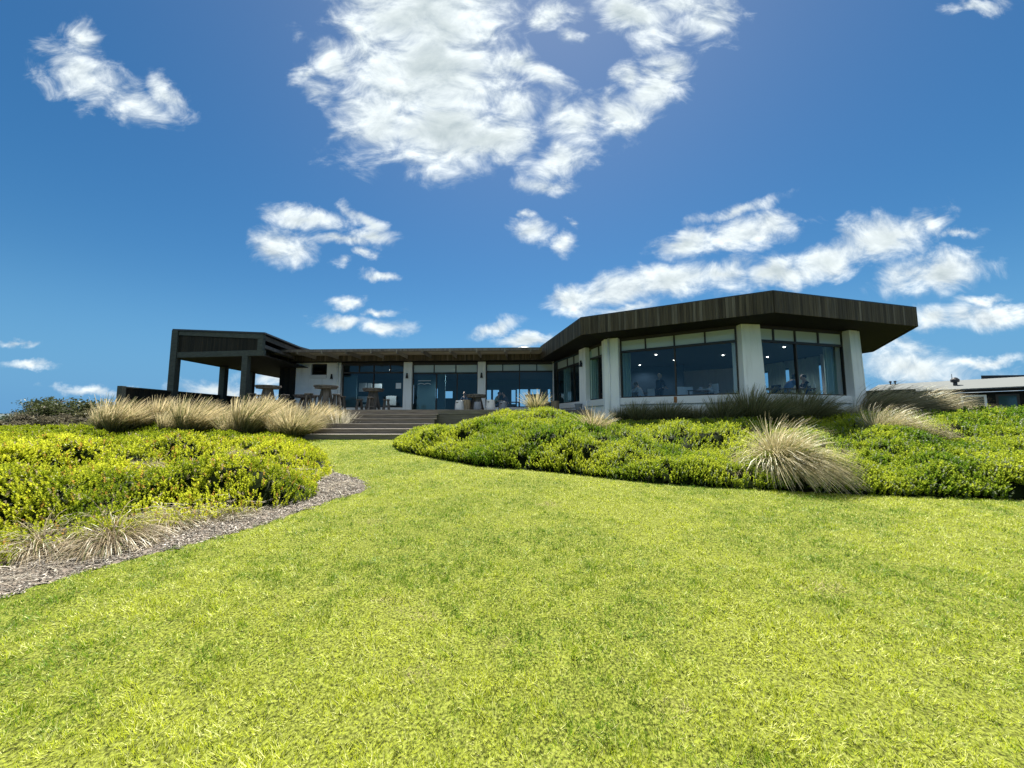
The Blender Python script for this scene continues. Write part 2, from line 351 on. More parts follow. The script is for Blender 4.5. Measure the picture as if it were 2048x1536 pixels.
# ------------------------------------------------------------------ terrain
def sstep(x): x = np.clip(x, 0, 1); return x * x * (3 - 2 * x)
def vnoise(x, y, s, seed=0):
    x = np.asarray(x, float) / s + 100.3 + seed * 17.1; y = np.asarray(y, float) / s + 211.7 + seed * 5.3
    xi, yi = np.floor(x).astype(np.int64), np.floor(y).astype(np.int64); fx, fy = sstep(x - xi), sstep(y - yi)
    def h(a, b):
        n = (a * 374761393 + b * 668265263 + seed * 1442695041) & 0xffffffff
        n = ((n ^ (n >> 13)) * 1274126177) & 0xffffffff
        return ((n ^ (n >> 16)) & 0xffff) / 65535.0
    return (h(xi, yi) * (1 - fx) + h(xi + 1, yi) * fx) * (1 - fy) + (h(xi, yi + 1) * (1 - fx) + h(xi + 1, yi + 1) * fx) * fy
def inpoly(x, y, poly):
    x = np.asarray(x, float); y = np.asarray(y, float); r = np.zeros(x.shape, bool); n = len(poly)
    for i in range(n):
        x1, y1 = poly[i]; x2, y2 = poly[(i + 1) % n]
        if y1 == y2: continue
        c = ((y1 > y) != (y2 > y)) & (x < (x2 - x1) * (y - y1) / (y2 - y1) + x1); r ^= c
    return r
def dline(x, y, pts):
    x = np.asarray(x, float); y = np.asarray(y, float); d = np.full(x.shape, 1e9)
    for (x1, y1), (x2, y2) in zip(pts[:-1], pts[1:]):
        ex, ey = x2 - x1, y2 - y1; l2 = ex * ex + ey * ey + 1e-12
        t = np.clip(((x - x1) * ex + (y - y1) * ey) / l2, 0, 1)
        d = np.minimum(d, np.hypot(x - x1 - t * ex, y - y1 - t * ey))
    return d
def base(x, y):
    y = np.asarray(y, float)
    return 0.078 * np.clip(y - 2, 0, 12.2) + 0 * np.asarray(x, float)
def hit(px, py, fn=base, t0=1.5, t1=80):
    d = px_dir(px, py); ts = np.linspace(t0, t1, 4000)
    X, Y, Z = d[0] * ts, d[1] * ts, EYE + d[2] * ts
    k = np.argmax(Z < fn(X, Y)); return (float(X[k]), float(Y[k]))
RB = [hit(*p) for p in [(786,891),(800,903),(868,917),(956,933),(1061,941),(1131,947),(1202,956),(1307,967),(1413,974),(1500,979),(1600,985),(1690,989),(1850,995),(2048,1001)]]
RB += [(14, 5.2), (22, 2), (40, -6)]
RS = [(-3.5, 17.0), (-3.6, 14.2)]                       # side of the right bed along the steps
RIGHT_EDGE = RS + RB
RIGHT_BED = RS + RB + [(80, -6), (80, 60), (-3.5, 60)]
LB = [hit(*p) for p in [(0,1196),(120,1162),(250,1124),(400,1086),(520,1052),(610,1021),(680,996),(722,986),(733,976),(728,963),(700,954),(668,945),(655,925),(632,900),(600,884)]]
LEFT_EDGE = [(-30, -12), (-9, .2)] + LB + [(-7.75, 14.0), (-7.75, 17.2)]
LEFT_BED = LEFT_EDGE + [(-7.75, 60), (-80, 60), (-80, -12)]
LP = [hit(*p) for p in [(0,1142),(26,1134),(50,1108),(150,1098),(300,1072),(450,1036),(560,1016),(628,1000),(634,984),(628,972),(645,960),(662,952),(655,925),(630,898),(596,884)]]
LPLANT_EDGE = [(-30, -9), (-9, 1.2)] + LP + [(-7.9, 14.0), (-7.9, 17.2)]
LEFT_PLANTS = LPLANT_EDGE + [(-7.9, 40), (-80, 40), (-80, -9)]
def H(x, y):
    x = np.asarray(x, float); y = np.asarray(y, float); b = base(x, y)
    s = np.where(inpoly(x, y, RIGHT_BED), dline(x, y, RIGHT_EDGE), 0)
    wx = sstep((x - .5) / 3.5); T = 1.74 - .47 * wx + .03 * np.clip(x - 9, 0, 8) + .35 * sstep((x - 9) / 5) * sstep((y - 15.5) / 9)
    r = b + (T - b) * sstep(s / (5.0 + 3.0 * wx))
    l = sstep((y - 13.6) / 4.2) * sstep((-7.4 - x) / .8) * (1 - sstep((-14.5 - x) / 2.5)) * .75
    r = r + l
    far = sstep((y - 45) / 120) * -3.0 + sstep((-x - 30) / 60) * -1.2
    mid = inpoly(x, y, RIGHT_BED) | (y < 16.4) | (x < -7.5)
    return np.where(mid, r, np.maximum(r, 0.93)) + far
def F_right(x, y):
    s = np.where(inpoly(x, y, RIGHT_BED), dline(x, y, RIGHT_EDGE), 0)
    lump = ((vnoise(x, y, .8, 1) - .5) * .40 + (vnoise(x, y, .38, 2) - .5) * .24 + (vnoise(x, y, .17, 8) - .5) * .13) * (1 - .55 * sstep((np.asarray(y, float) - 9.5) / 4))
    g = np.clip(s / .52, 0, 1) ** .6
    thick = .47 - .29 * sstep((np.asarray(y, float) - 10.5) / 4)
    return H(x, y) + g * (thick + lump * (.55 + .45 * g))
def F_left(x, y):
    s = np.where(inpoly(x, y, LEFT_PLANTS), dline(x, y, LPLANT_EDGE), 0)
    lump = (vnoise(x, y, .85, 3) - .5) * .62 + (vnoise(x, y, .33, 4) - .5) * .30 + (vnoise(x, y, .16, 9) - .5) * .14
    g = np.clip(s / .85, 0, 1) ** .75
    thick = .36 - .18 * sstep((np.asarray(y, float) - 9) / 4)
    return H(x, y) + g * (thick + lump * (1 - .5 * sstep((np.asarray(y, float) - 9) / 4)))

def grid_xy(xs, ys): X, Y = np.meshgrid(xs, ys); return X, Y
def grid_faces(nx, ny):
    i = np.arange(nx - 1); j = np.arange(ny - 1); I, J = np.meshgrid(i, j); a = (J * nx + I).ravel()
    return np.stack([a, a + 1, a + nx + 1, a + nx], 1)
def spaced(lo, hi, fine_lo, fine_hi, d, g=1.12):
    a = list(np.arange(fine_lo, fine_hi + 1e-6, d)); s = d
    while a[-1] < hi: s *= g; a.append(a[-1] + s)
    s = d
    while a[0] > lo: s *= g; a.insert(0, a[0] - s)
    return np.array(a)

def ground_material():
    m = bpy.data.materials.new('soil_and_scrub'); m.use_nodes = True; t = m.node_tree; b = t.nodes['Principled BSDF']; b.inputs['Roughness'].default_value = .95
    g = t.nodes.new('ShaderNodeNewGeometry'); n = t.nodes.new('ShaderNodeTexNoise'); n.inputs['Scale'].default_value = 1.3; n.inputs['Detail'].default_value = 12; n.inputs['Roughness'].default_value = .75
    t.links.new(g.outputs['Position'], n.inputs['Vector'])
    r = t.nodes.new('ShaderNodeValToRGB'); t.links.new(n.outputs['Fac'], r.inputs[0])
    r.color_ramp.elements[0].position = .35; r.color_ramp.elements[0].color = (.028, .024, .016, 1); r.color_ramp.elements[1].position = .7; r.color_ramp.elements[1].color = (.09, .085, .04, 1)
    t.links.new(r.outputs[0], b.inputs['Base Color'])
    return m
xs = spaced(-1500, 1500, -12, 16, .25); ys = spaced(-60, 2500, -1, 20, .25)
X, Y = grid_xy(xs, ys); Z = H(X, Y)
g = np_mesh('ground', np.stack([X.ravel(), Y.ravel(), Z.ravel() - .02], 1), grid_faces(len(xs), len(ys)), ground_material(), smooth=True)
tag(g, kind='structure')

# lawn sheet
def lawn_ok(x, y):
    return ~inpoly(x, y, RIGHT_BED) & ~inpoly(x, y, LEFT_BED) & (y < 14.05)
def lawn_patch(x, y):
    """0 green .. 1 dry and pale"""
    return np.clip(.62 * vnoise(x, y, 1.5, 5) + .48 * vnoise(x, y, .5, 6) + .45 * vnoise(x, y, .15, 7) - .34, 0, 1)
WORN = [(*hit(px, py), r) for px, py, r in ((775, 1205, .07), (800, 1228, .08), (850, 1236, .07), (660, 1180, .05), (560, 1195, .04), (840, 1350, .06), (745, 1045, .10), (1000, 1290, .05), (1100, 1010, .12), (1660, 1180, .10), (1350, 1420, .05))]
def worn(x, y):
    w = np.zeros(np.shape(x))
    for a, b, r in WORN: w = np.maximum(w, np.exp(-((x - a) ** 2 / (r * 1.6) ** 2 + (y - b) ** 2 / r ** 2) * (.4 + 1.6 * vnoise(x, y, .05, 77))))
    return w
xs = np.arange(-14, 16, .07); ys = np.arange(-4, 14.1, .07)
X, Y = grid_xy(xs, ys); Fq = grid_faces(len(xs), len(ys))
cx = X.ravel()[Fq].mean(1); cy = Y.ravel()[Fq].mean(1); Fq = Fq[lawn_ok(cx, cy)]
lm = bpy.data.materials.new('lawn_thatch'); lm.use_nodes = True; t = lm.node_tree; b = t.nodes['Principled BSDF']; b.inputs['Roughness'].default_value = .95; b.inputs['Specular IOR Level'].default_value = .1
gn = t.nodes.new('ShaderNodeNewGeometry'); n = t.nodes.new('ShaderNodeTexNoise'); n.inputs['Scale'].default_value = 60; n.inputs['Detail'].default_value = 8; t.links.new(gn.outputs['Position'], n.inputs['Vector'])
r = t.nodes.new('ShaderNodeValToRGB'); t.links.new(n.outputs['Fac'], r.inputs[0])
r.color_ramp.elements[0].position = .35; r.color_ramp.elements[0].color = (.03, .036, .005, 1); r.color_ramp.elements[1].position = .65; r.color_ramp.elements[1].color = (.22, .25, .04, 1)
t.links.new(r.outputs[0], b.inputs['Base Color'])
o = np_mesh('lawn', np.stack([X.ravel(), Y.ravel(), H(X, Y).ravel() + .004], 1), Fq, lm, smooth=True); tag(o, kind='structure')
# mulch strip sheet between lawn and the left planting
xs = np.arange(-16, -2.2, .05); ys = np.arange(-2, 14.1, .05)
X, Y = grid_xy(xs, ys); Fq = grid_faces(len(xs), len(ys)); cx = X.ravel()[Fq].mean(1); cy = Y.ravel()[Fq].mean(1)
Fq = Fq[inpoly(cx, cy, LEFT_BED) & (dline(cx, cy, LEFT_EDGE) < 1.6)]
mm_ = mat('mulch_soil', (.17, .14, .11), .95, noise=(35, .55), bump=(50, 1))
o = np_mesh('mulch_path', np.stack([X.ravel(), Y.ravel(), H(X, Y).ravel() + .002], 1), Fq, mm_, smooth=True); tag(o, kind='structure')

# lawn blades
def lawn_blades():
    bands = [(.9, 2.6, 10500, .0036, .038), (2.6, 4.2, 7000, .0046, .038), (4.2, 7, 3900, .0062, .036), (7, 15.5, 1900, .010, .034)]
    Vs, Cs = [], []
    def emit(x, y, w, h):
        k = lawn_ok(x + (vnoise(x, y, .06, 81) - .5) * .16, y + (vnoise(x, y, .05, 82) - .5) * .14) & (rng.random(len(x)) > worn(x, y) * .45); x, y = x[k], y[k]; n = len(x)
        if not n: return
        az = 12.0 * vnoise(x, y, .085, 61) + rng.normal(0, .9, n); lean = rng.uniform(.15, .75, n) + .75 * vnoise(x, y, .06, 62); hh = h * rng.uniform(.55, 1.4, n) * (.45 + 1.1 * vnoise(x, y, .11, 63)); ww = w * rng.uniform(.7, 1.3, n)
        fa = az + rng.normal(np.pi / 2, .5, n)
        z = H(x, y)
        p = np.stack([x, y, z], 1); s = np.stack([np.cos(fa), np.sin(fa), 0 * fa], 1) * ww[:, None] * .5
        tip = p + np.stack([np.cos(az) * np.sin(lean), np.sin(az) * np.sin(lean), np.cos(lean)], 1) * hh[:, None]
        Vs.append(np.stack([p - s, p + s, tip], 1).reshape(-1, 3))
        q = lawn_patch(x, y) + rng.normal(0, .16, n)
        green = np.array([.12, .235, .010]); yel = np.array([.50, .555, .036]); straw = np.array([.82, .82, .34]); dark = np.array([.03, .06, .005])
        f = sstep((q - .22) / .38)[:, None]; c = green * (1 - f) + yel * f
        u = rng.random(n); c = np.where((u < .05 + .15 * f[:, 0])[:, None], straw, c); c = np.where((rng.random(n) < worn(x, y) * .8)[:, None], np.array([.62, .52, .30]), c); c = np.where((u > .90)[:, None], dark, c)
        c = c * rng.uniform(.8, 1.2, n)[:, None]
        Cs.append(np.repeat(c, 3, 0))
    for y0, y1, den, w, h in bands:
        xm = 1.42 * y1 + .8; n = int(den * 2 * xm * (y1 - y0)); x = rng.uniform(-xm, xm, n); y = rng.uniform(y0, y1, n)
        k = np.abs(x) < 1.42 * y + .8; emit(x[k], y[k], w, h)
    n = int(700 * 30 * 17); x = rng.uniform(-15, 15, n); y = rng.uniform(-4, 13, n); k = np.abs(x) >= 1.42 * np.maximum(y, .9) + .8
    k |= y < .9; emit(x[k], y[k], .012, .03)
    V = np.concatenate(Vs); Cc = np.concatenate(Cs); Fc = np.arange(len(V)).reshape(-1, 3)
    o = np_mesh('lawn_grass', V, Fc, BLADE, Cc)
    return tag(o, 'short sunlit lawn grass of mixed green and dry blades in front of the building', 'grass', kind='stuff')
lawn_blades()

# wood chips on the mulch
def flat_chips(name, label, cat, n, region, col0, col1, lr, wr, zf):
    x = rng.uniform(region[0], region[1], n); y = rng.uniform(region[2], region[3], n); k = zf[0](x, y); x, y = x[k], y[k]; n = len(x)
    a = rng.uniform(0, np.pi, n); l = rng.uniform(*lr, n) / 2; w = rng.uniform(*wr, n) / 2; tl = rng.normal(0, .25, n)
    d = np.stack([np.cos(a), np.sin(a), tl], 1) * l[:, None]; s = np.stack([-np.sin(a), np.cos(a), rng.normal(0, .3, n)], 1) * w[:, None]
    p = np.stack([x, y, zf[1](x, y) + rng.uniform(.004, .022, n)], 1)
    th = np.array([0, 0, .004])
    V = np.stack([p - d - s * .7, p - d + s * .6, p + d + s, p + d - s * .8, p + th - d - s * .7, p + th - d + s * .6, p + th + d + s, p + th + d - s * .8], 1).reshape(-1, 3)
    b = np.arange(n)[:, None] * 8
    Fc = np.concatenate([b + np.array(q)[None] for q in ((0, 3, 2, 1), (4, 5, 6, 7), (0, 1, 5, 4), (1, 2, 6, 5), (2, 3, 7, 6), (3, 0, 4, 7))])
    f = rng.random(n)[:, None] ** 1.5; c = np.array(col0) * (1 - f) + np.array(col1) * f
    o = np_mesh(name, V, Fc, STRAW, np.repeat(c, 8, 0)); return tag(o, label, cat, kind='stuff')
flat_chips('wood_chips', 'pale wood chip mulch scattered between the left planting and the lawn', 'mulch', 150000, (-12, -2.4, -1, 9.5),
           (.10, .08, .06), (.72, .65, .56), (.012, .055), (.005, .014),
           (lambda x, y: ((inpoly(x, y, LEFT_BED) & (dline(x, y, LEFT_EDGE) < 1.15)) | ((dline(x, y, LEFT_EDGE) < .09) & (vnoise(x, y, .07, 83) > .72))) & (np.abs(x) < 1.5 * y + 1), H))

# ------------------------------------------------------------------ building footprint
SOF, TOP = 4.90, 5.54                    # underside and top of the deep timber fascia
DECK = 2.09
def FP(px):                              # a point of the long facade seen in picture column px
    k = XK(px); Yv = 21.2 / (1 + .0417 * k); return (k * Yv, Yv)
V0, V1, V2, V3 = (2.25, 21.1), P(1208, 679, SOF), P(1499, 646, SOF), P(1712, 663, SOF)
V1 = (V1[0] + .1, V1[1]); 
def adv(p, deg, l): return (p[0] + l * math.cos(R(deg)), p[1] + l * math.sin(R(deg)))
V4 = adv(V3, 58, 4.9); V5 = adv(V4, 103, 4.9); V6 = adv(V5, 148, 4.9)
R1, R2, R3, R4 = P(1163, 669, SOF), P(1548, 624, SOF), P(1834, 652, SOF), P(1745, 703, SOF)
R0 = (1.55, 20.25); R5 = adv(R4, 103, 6.0); R6 = adv(R5, 148, 6.0)
FL0, FL1 = (-13.4, 21.2 + .0417 * 13.4 - .55), (R0[0] + .15, 20.5)   # face line of the long fascia

# ------------------------------------------------------------------ planting
def sprigs(name, label, cat, fn, pts, hue, stem=.11, leaf=.026, k=13, wind=.25, lod=7.0, under=None, upright=.8):
    """leafy shoots at pts on the surface fn; each leaf is a folded rhombus; one object"""
    x, y = pts; n = len(x); z = fn(x, y)
    dist = np.hypot(x, y); sc = np.clip(dist / lod, .8, 3.2) ** .62
    e = .10; nx_ = -(fn(x + e, y) - fn(x - e, y)) / (2 * e); ny_ = -(fn(x, y + e) - fn(x, y - e)) / (2 * e)
    nx_ = np.clip(nx_, -2, 2); ny_ = np.clip(ny_, -2, 2)
    st = stem * rng.uniform(.5, 1.6, n) * sc ** .7
    ax = np.stack([nx_ * .40 + wind * .30, ny_ * .40, np.full(n, upright)], 1) + rng.normal(0, .34, (n, 3)) * np.array([1, 1, .4]); ax /= np.linalg.norm(ax, axis=1)[:, None]
    p0 = np.stack([x, y, z], 1) - ax * (st * .55)[:, None]
    t = np.linspace(0.25, 1, k)[None, :] ** .8 + rng.uniform(-.04, .04, (n, k))
    ph = rng.uniform(0, 6.28, n)[:, None] + np.arange(k)[None, :] * 2.4 + rng.normal(0, .3, (n, k))
    up = .35 + .75 * t; lx = np.cos(ph) * np.cos(up); ly = np.sin(ph) * np.cos(up); lz = np.sin(up)
    ld = np.stack([lx, ly, lz], 2) + ax[:, None, :] * .25; ld /= np.linalg.norm(ld, axis=2)[..., None]
    sd_ = np.stack([-np.sin(ph), np.cos(ph), rng.normal(0, .25, (n, k))], 2)
    ll = (leaf * sc)[:, None] * rng.uniform(.65, 1.25, (n, k)) * (1.15 - .40 * t); lw = ll * rng.uniform(.26, .44, (n, k))
    b0 = p0[:, None, :] + ax[:, None, :] * (st[:, None] * t)[..., None]
    m_ = b0 + ld * (ll * .5)[..., None]; tip = b0 + ld * ll[..., None]; tip[..., 2] -= ll * .12
    V = np.stack([b0, m_ + sd_ * lw[..., None], tip, m_ - sd_ * lw[..., None]], 2).reshape(-1, 3)
    Fc = np.arange(len(V)).reshape(-1, 4)
    c = hue(x, y, t, n, k)
    o = np_mesh(name, V, Fc, LEAF, np.repeat(c.reshape(-1, 3), 4, 0))
    return tag(o, label, cat, kind='stuff')
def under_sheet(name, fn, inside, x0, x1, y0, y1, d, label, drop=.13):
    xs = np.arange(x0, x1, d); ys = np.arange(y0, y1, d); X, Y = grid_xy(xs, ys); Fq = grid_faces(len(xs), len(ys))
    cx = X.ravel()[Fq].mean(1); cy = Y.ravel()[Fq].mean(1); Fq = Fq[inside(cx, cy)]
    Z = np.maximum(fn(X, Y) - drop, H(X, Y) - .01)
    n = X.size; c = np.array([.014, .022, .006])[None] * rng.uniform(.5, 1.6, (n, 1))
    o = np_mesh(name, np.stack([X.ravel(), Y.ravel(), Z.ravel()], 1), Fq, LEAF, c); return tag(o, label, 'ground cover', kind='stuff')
def scatter(poly_in, bands):
    """bands (y0,y1,x0,x1,density)"""
    xs_, ys_ = [], []
    for y0, y1, x0, x1, den in bands:
        n = int(den * (y1 - y0) * (x1 - x0)); x = rng.uniform(x0, x1, n); y = rng.uniform(y0, y1, n); k = poly_in(x, y) & (vnoise(x, y, .22, 41) * .6 + vnoise(x, y, .09, 42) * .5 > .36); xs_.append(x[k]); ys_.append(y[k])
    return np.concatenate(xs_), np.concatenate(ys_)
BLD = [(-17, 16.4), (3.4, 16.4), V1, V2, V3, V4, V5, (14, 40), (-17, 40)]
def in_right(x, y): return inpoly(x, y, RIGHT_BED) & (dline(x, y, RIGHT_EDGE) > .03) & ~inpoly(x, y, BLD) & (np.abs(x) < 1.42 * np.maximum(y, .1) + 2)
def in_left(x, y): return inpoly(x, y, LEFT_PLANTS) & ~inpoly(x, y, BLD) & (np.abs(x) < 1.42 * np.maximum(y, .1) + 2)
def mixn(a, b, f): return a * (1 - f) + b * f
def hue_right(x, y, t, n, k):
    f = np.clip(vnoise(x, y, 1.4, 11) * .8 + vnoise(x, y, .35, 12) * .6 - .25 + rng.normal(0, .15, n), 0, 1)[:, None, None]
    a = np.array([.11, .21, .014]); b = np.array([.42, .475, .028]); tip = np.array([.66, .68, .09]); grey = np.array([.30, .34, .20])
    c = mixn(a, b, f * np.ones((n, k, 1))); c = mixn(c, tip, (np.clip(t - .62, 0, 1) * 1.3)[..., None] * f)
    g = (rng.random((n, 1, 1)) < .10); c = np.where(g, grey, c); return c * rng.uniform(.75, 1.25, (n, k, 1))
def hue_left(x, y, t, n, k):
    f = np.clip(vnoise(x, y, 1.2, 13) * .8 + vnoise(x, y, .3, 14) * .7 - .22 + rng.normal(0, .18, n), 0, 1)[:, None, None]
    a = np.array([.15, .22, .012]); b = np.array([.50, .53, .02]); tip = np.array([.72, .74, .07]); org = np.array([.50, .27, .07])
    near = sstep((12.5 - np.asarray(y)) / 3)[:, None, None]
    c = mixn(a, b, f * (.45 + .55 * near) * np.ones((n, k, 1))); c = mixn(c, tip, (np.clip(t - .5, 0, 1) * 1.5)[..., None] * f * near)
    g = (rng.random((n, 1, 1)) < .045) & (near > .3); c = np.where(g, mixn(c, org, (t[..., None] > .5) * .8), c)
    dry = rng.random((n, 1, 1)) < .04; c = np.where(dry, np.array([.42, .36, .22]), c)
    return c * rng.uniform(.75, 1.25, (n, k, 1))
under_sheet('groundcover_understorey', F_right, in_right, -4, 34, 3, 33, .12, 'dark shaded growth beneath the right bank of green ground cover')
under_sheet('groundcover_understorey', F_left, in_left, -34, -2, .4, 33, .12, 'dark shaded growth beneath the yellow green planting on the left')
pr = scatter(in_right, [(4.6, 9, 2, 15, 760), (7, 12, -4, 2, 760), (9, 13, 2, 20, 300), (12, 17, -4, 4, 420), (13, 20, 8, 28, 120), (20, 34, 12, 50, 22), (13, 16.5, 4, 8, 220)])
ex = scatter(lambda x, y: inpoly(x, y, RIGHT_BED) & (dline(x, y, RB) < .5) & (dline(x, y, RB) > .0), [(4.6, 9.2, 2, 15, 900), (7, 13.5, -4, 2, 900)])
pr = (np.concatenate([pr[0], ex[0]]), np.concatenate([pr[1], ex[1]]))
sprigs('coastal_groundcover', 'bright green leafy ground cover banked along the right of the lawn below the dining room', 'ground cover', F_right, pr, hue_right, stem=.14, leaf=.032, k=13, upright=1.0)
pl = scatter(in_left, [(1, 4.5, -9, -2, 850), (4.5, 7.5, -12, -2, 640), (7.5, 11, -16, -2, 360), (11, 15, -22, -3, 210), (15, 20, -30, -7.8, 90), (20, 38, -52, -17.5, 22)])
sprigs('coastal_groundcover', 'yellow green fleshy ground cover filling the left planting beside the mulch strip', 'ground cover', F_left, pl, hue_left, stem=.15, leaf=.036, k=13, upright=1.05)

def tussock_mesh(n, length, spread, wind, droop, seed, w=.0045, seg=7, base_r=.12, cols=None, tilt0=0.0):
    g = np.random.default_rng(seed)
    az = g.uniform(0, 2 * np.pi, n); rr = np.sqrt(g.random(n)); th = spread * rr ** .8 + tilt0
    Lh = length * g.uniform(.55, 1.08, n)
    p = np.stack([np.cos(az) * rr * base_r, np.sin(az) * rr * base_r, np.zeros(n)], 1)
    d = np.stack([np.cos(az) * np.sin(th), np.sin(az) * np.sin(th), np.cos(th)], 1)
    wv = np.array([1.0, -.15, 0]) * wind; clump = g.normal(0, .14 if n < 1700 else .10, (n, 3)); step = Lh / (seg - 1)
    pts = [p]
    for s in range(1, seg):
        f = s / (seg - 1); d = d + (wv[None] + np.array([0, 0, -droop])[None] * f * (1 + np.abs(th)[:, None]) + clump * .45) / (seg - 1) * 1.6
        d /= np.linalg.norm(d, axis=1)[:, None]; p = p + d * step[:, None]; pts.append(p)
    Pn = np.stack(pts, 1)                                   # n, seg, 3
    sa = g.uniform(0, 2 * np.pi, n); sdv = np.stack([np.cos(sa), np.sin(sa), 0 * sa], 1)
    wd = w * g.uniform(.6, 1.3, n)[:, None] * np.array([.8, 1, 1, .95, .85, .65, .25] if seg == 7 else np.linspace(1, .25, seg))[None]
    # seed heads: the outer part of many stalks is thicker
    head = (g.random(n) < .45)[:, None] * np.linspace(0, 1, seg)[None] ** 3 * .8; wd = wd * (1 + head)
    A = Pn + sdv[:, None] * wd[..., None]; B = Pn - sdv[:, None] * wd[..., None]
    V = np.stack([A, B], 2).reshape(-1, 3); b = (np.arange(n)[:, None] * seg + np.arange(seg - 1)[None]).ravel() * 2
    Fc = np.stack([b, b + 1, b + 3, b + 2], 1)
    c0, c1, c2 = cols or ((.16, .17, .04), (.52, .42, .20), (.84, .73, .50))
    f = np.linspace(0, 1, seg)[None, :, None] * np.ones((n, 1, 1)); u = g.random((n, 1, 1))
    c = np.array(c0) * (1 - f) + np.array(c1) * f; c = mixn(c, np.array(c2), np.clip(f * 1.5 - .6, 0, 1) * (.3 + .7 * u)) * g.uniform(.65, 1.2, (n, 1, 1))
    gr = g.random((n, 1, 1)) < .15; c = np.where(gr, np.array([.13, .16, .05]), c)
    return V, Fc, np.repeat(c.reshape(-1, 3), 2, 0)
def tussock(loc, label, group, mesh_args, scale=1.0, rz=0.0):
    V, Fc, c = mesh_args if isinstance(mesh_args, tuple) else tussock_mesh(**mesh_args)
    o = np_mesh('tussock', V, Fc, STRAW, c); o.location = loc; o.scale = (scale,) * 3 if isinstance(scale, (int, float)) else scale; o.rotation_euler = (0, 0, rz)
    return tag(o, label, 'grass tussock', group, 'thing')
GA, GB, GC, GD = 'straw tussocks in the right bank', 'windblown tussocks along the left of the deck', 'shaded tussocks below the dining room windows', 'windswept tussocks between the two buildings'
def gpos(px, Y, dz=0.0):
    x = XK(px) * Y; return (x, Y, float(H(x, Y)) + dz)
tussock(gpos(1568, 7.5, .26), 'big rounded straw tussock hanging over the lawn edge on the right', GA, dict(n=5200, length=1.08, spread=1.32, wind=.55, droop=.74, seed=1, w=.0034, base_r=.18, cols=((.18, .17, .05), (.62, .50, .24), (.95, .86, .60))))
tussock(gpos(1785, 9.6, .25), 'straw tussock combed flat by wind, right of the big rounded one', GA, dict(n=3600, length=1.25, spread=1.1, wind=1.0, droop=.5, seed=2, w=.0036, base_r=.2, cols=((.18, .17, .05), (.60, .49, .25), (.95, .86, .62))), .85)
tussock(gpos(1186, 11.2, .22), 'small spiky straw tussock in front of the corner pier', GA, dict(n=520, length=.78, spread=1.15, wind=.05, droop=.25, seed=3, w=.007, base_r=.1))
tussock(gpos(1070, 13.6, .22), 'thin upright straw tussock poking above the deck edge near the small tables', GA, dict(n=260, length=.85, spread=.75, wind=-.08, droop=.3, seed=4, w=.006, base_r=.12))
TL = [(245,15.2,1.15,'leftmost big tussock, at the foot of the dark side fence'),(285,15.6,1.1,'tussock bent right, just right of the fence end post'),(335,16.2,1.05,'pale tussock behind the row, below the tall corner post'),
      (392,15.0,1.15,'full fan shaped tussock in front of the low dark fence'),(440,16.3,1.0,'tussock at the back of the row between the two left pavilion posts'),(503,15.0,1.2,'densest straw tussock, in front of the right pavilion post'),
      (545,16.4,1.0,'tussock below the tall round table at the left end of the deck'),(598,14.8,1.15,'tussock nearest to the left end of the steps'),(640,16.4,1.0,'tussock standing in front of the second tall round table'),
      (676,16.3,.85,'bright white tipped tussock beside the top of the steps'),(470,14.9,.85,'low tussock between two full ones, left of the densest'),(345,15.0,.8,'low wispy tussock left of the fan shaped one'),(222,15.8,.9,'sparse tussock at the far left of the row leaning over green plants'),(565,15.0,.8,'short tussock tucked left of the one nearest the steps'),(700,16.6,.6,'short white tussock at the very corner of the top step')]
for i, (px, Yt, s, lb) in enumerate(TL):
    white = i in (9, 14)
    a = dict(n=(1500, 900, 1200)[i % 3] if not white else 700, length=(1.2, 1.02, 1.12)[i % 3], spread=(.62, .75, .55)[i % 3], wind=(.55, .38, .48)[i % 3] if not white else -.12, droop=(.30, .40, .22)[i % 3], seed=20 + i, w=.0058, base_r=.16)
    if white: a['cols'] = ((.2, .2, .1), (.6, .55, .4), (.9, .87, .75))
    tussock(gpos(px, Yt - .75, .0), lb, GB, a, s * 1.16)
TS = [(1285,14.3,.72,'dark tussock under the left part of the wide window'),(1345,13.9,.72,'shaded tussock under the middle of the wide window'),(1402,13.4,.6,'small shaded tussock left of the second dark clump under the wide window'),(1458,12.7,.8,'dark tussock at the left of the middle pier'),
      (1520,12.3,.98,'large shaded tussock at the foot of the middle pier'),(1612,12.5,.92,'shaded tussock under the narrower right window'),(1660,12.8,.5,'small dark tussock near the right pier'),(1250,14.9,.6,'small dark clump at the foot of the broad white corner pier')]
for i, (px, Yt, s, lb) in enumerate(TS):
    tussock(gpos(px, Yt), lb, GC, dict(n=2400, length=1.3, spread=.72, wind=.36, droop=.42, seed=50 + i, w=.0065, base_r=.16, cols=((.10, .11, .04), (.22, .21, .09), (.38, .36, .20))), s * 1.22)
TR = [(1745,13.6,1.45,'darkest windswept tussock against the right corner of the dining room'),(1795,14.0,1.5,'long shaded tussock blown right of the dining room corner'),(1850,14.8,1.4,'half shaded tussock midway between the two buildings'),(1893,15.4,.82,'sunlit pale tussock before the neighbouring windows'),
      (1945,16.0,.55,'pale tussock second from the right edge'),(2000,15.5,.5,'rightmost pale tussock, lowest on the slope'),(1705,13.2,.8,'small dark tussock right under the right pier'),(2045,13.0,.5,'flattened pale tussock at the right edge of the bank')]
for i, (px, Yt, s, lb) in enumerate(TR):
    tussock(gpos(px, Yt), lb, GD, dict(n=1700, length=1.35, spread=.8, wind=1.25, droop=.35, seed=70 + i, w=.0065, base_r=.25, cols=((.13, .12, .05), (.38, .32, .17), (.72, .64, .44))), s)
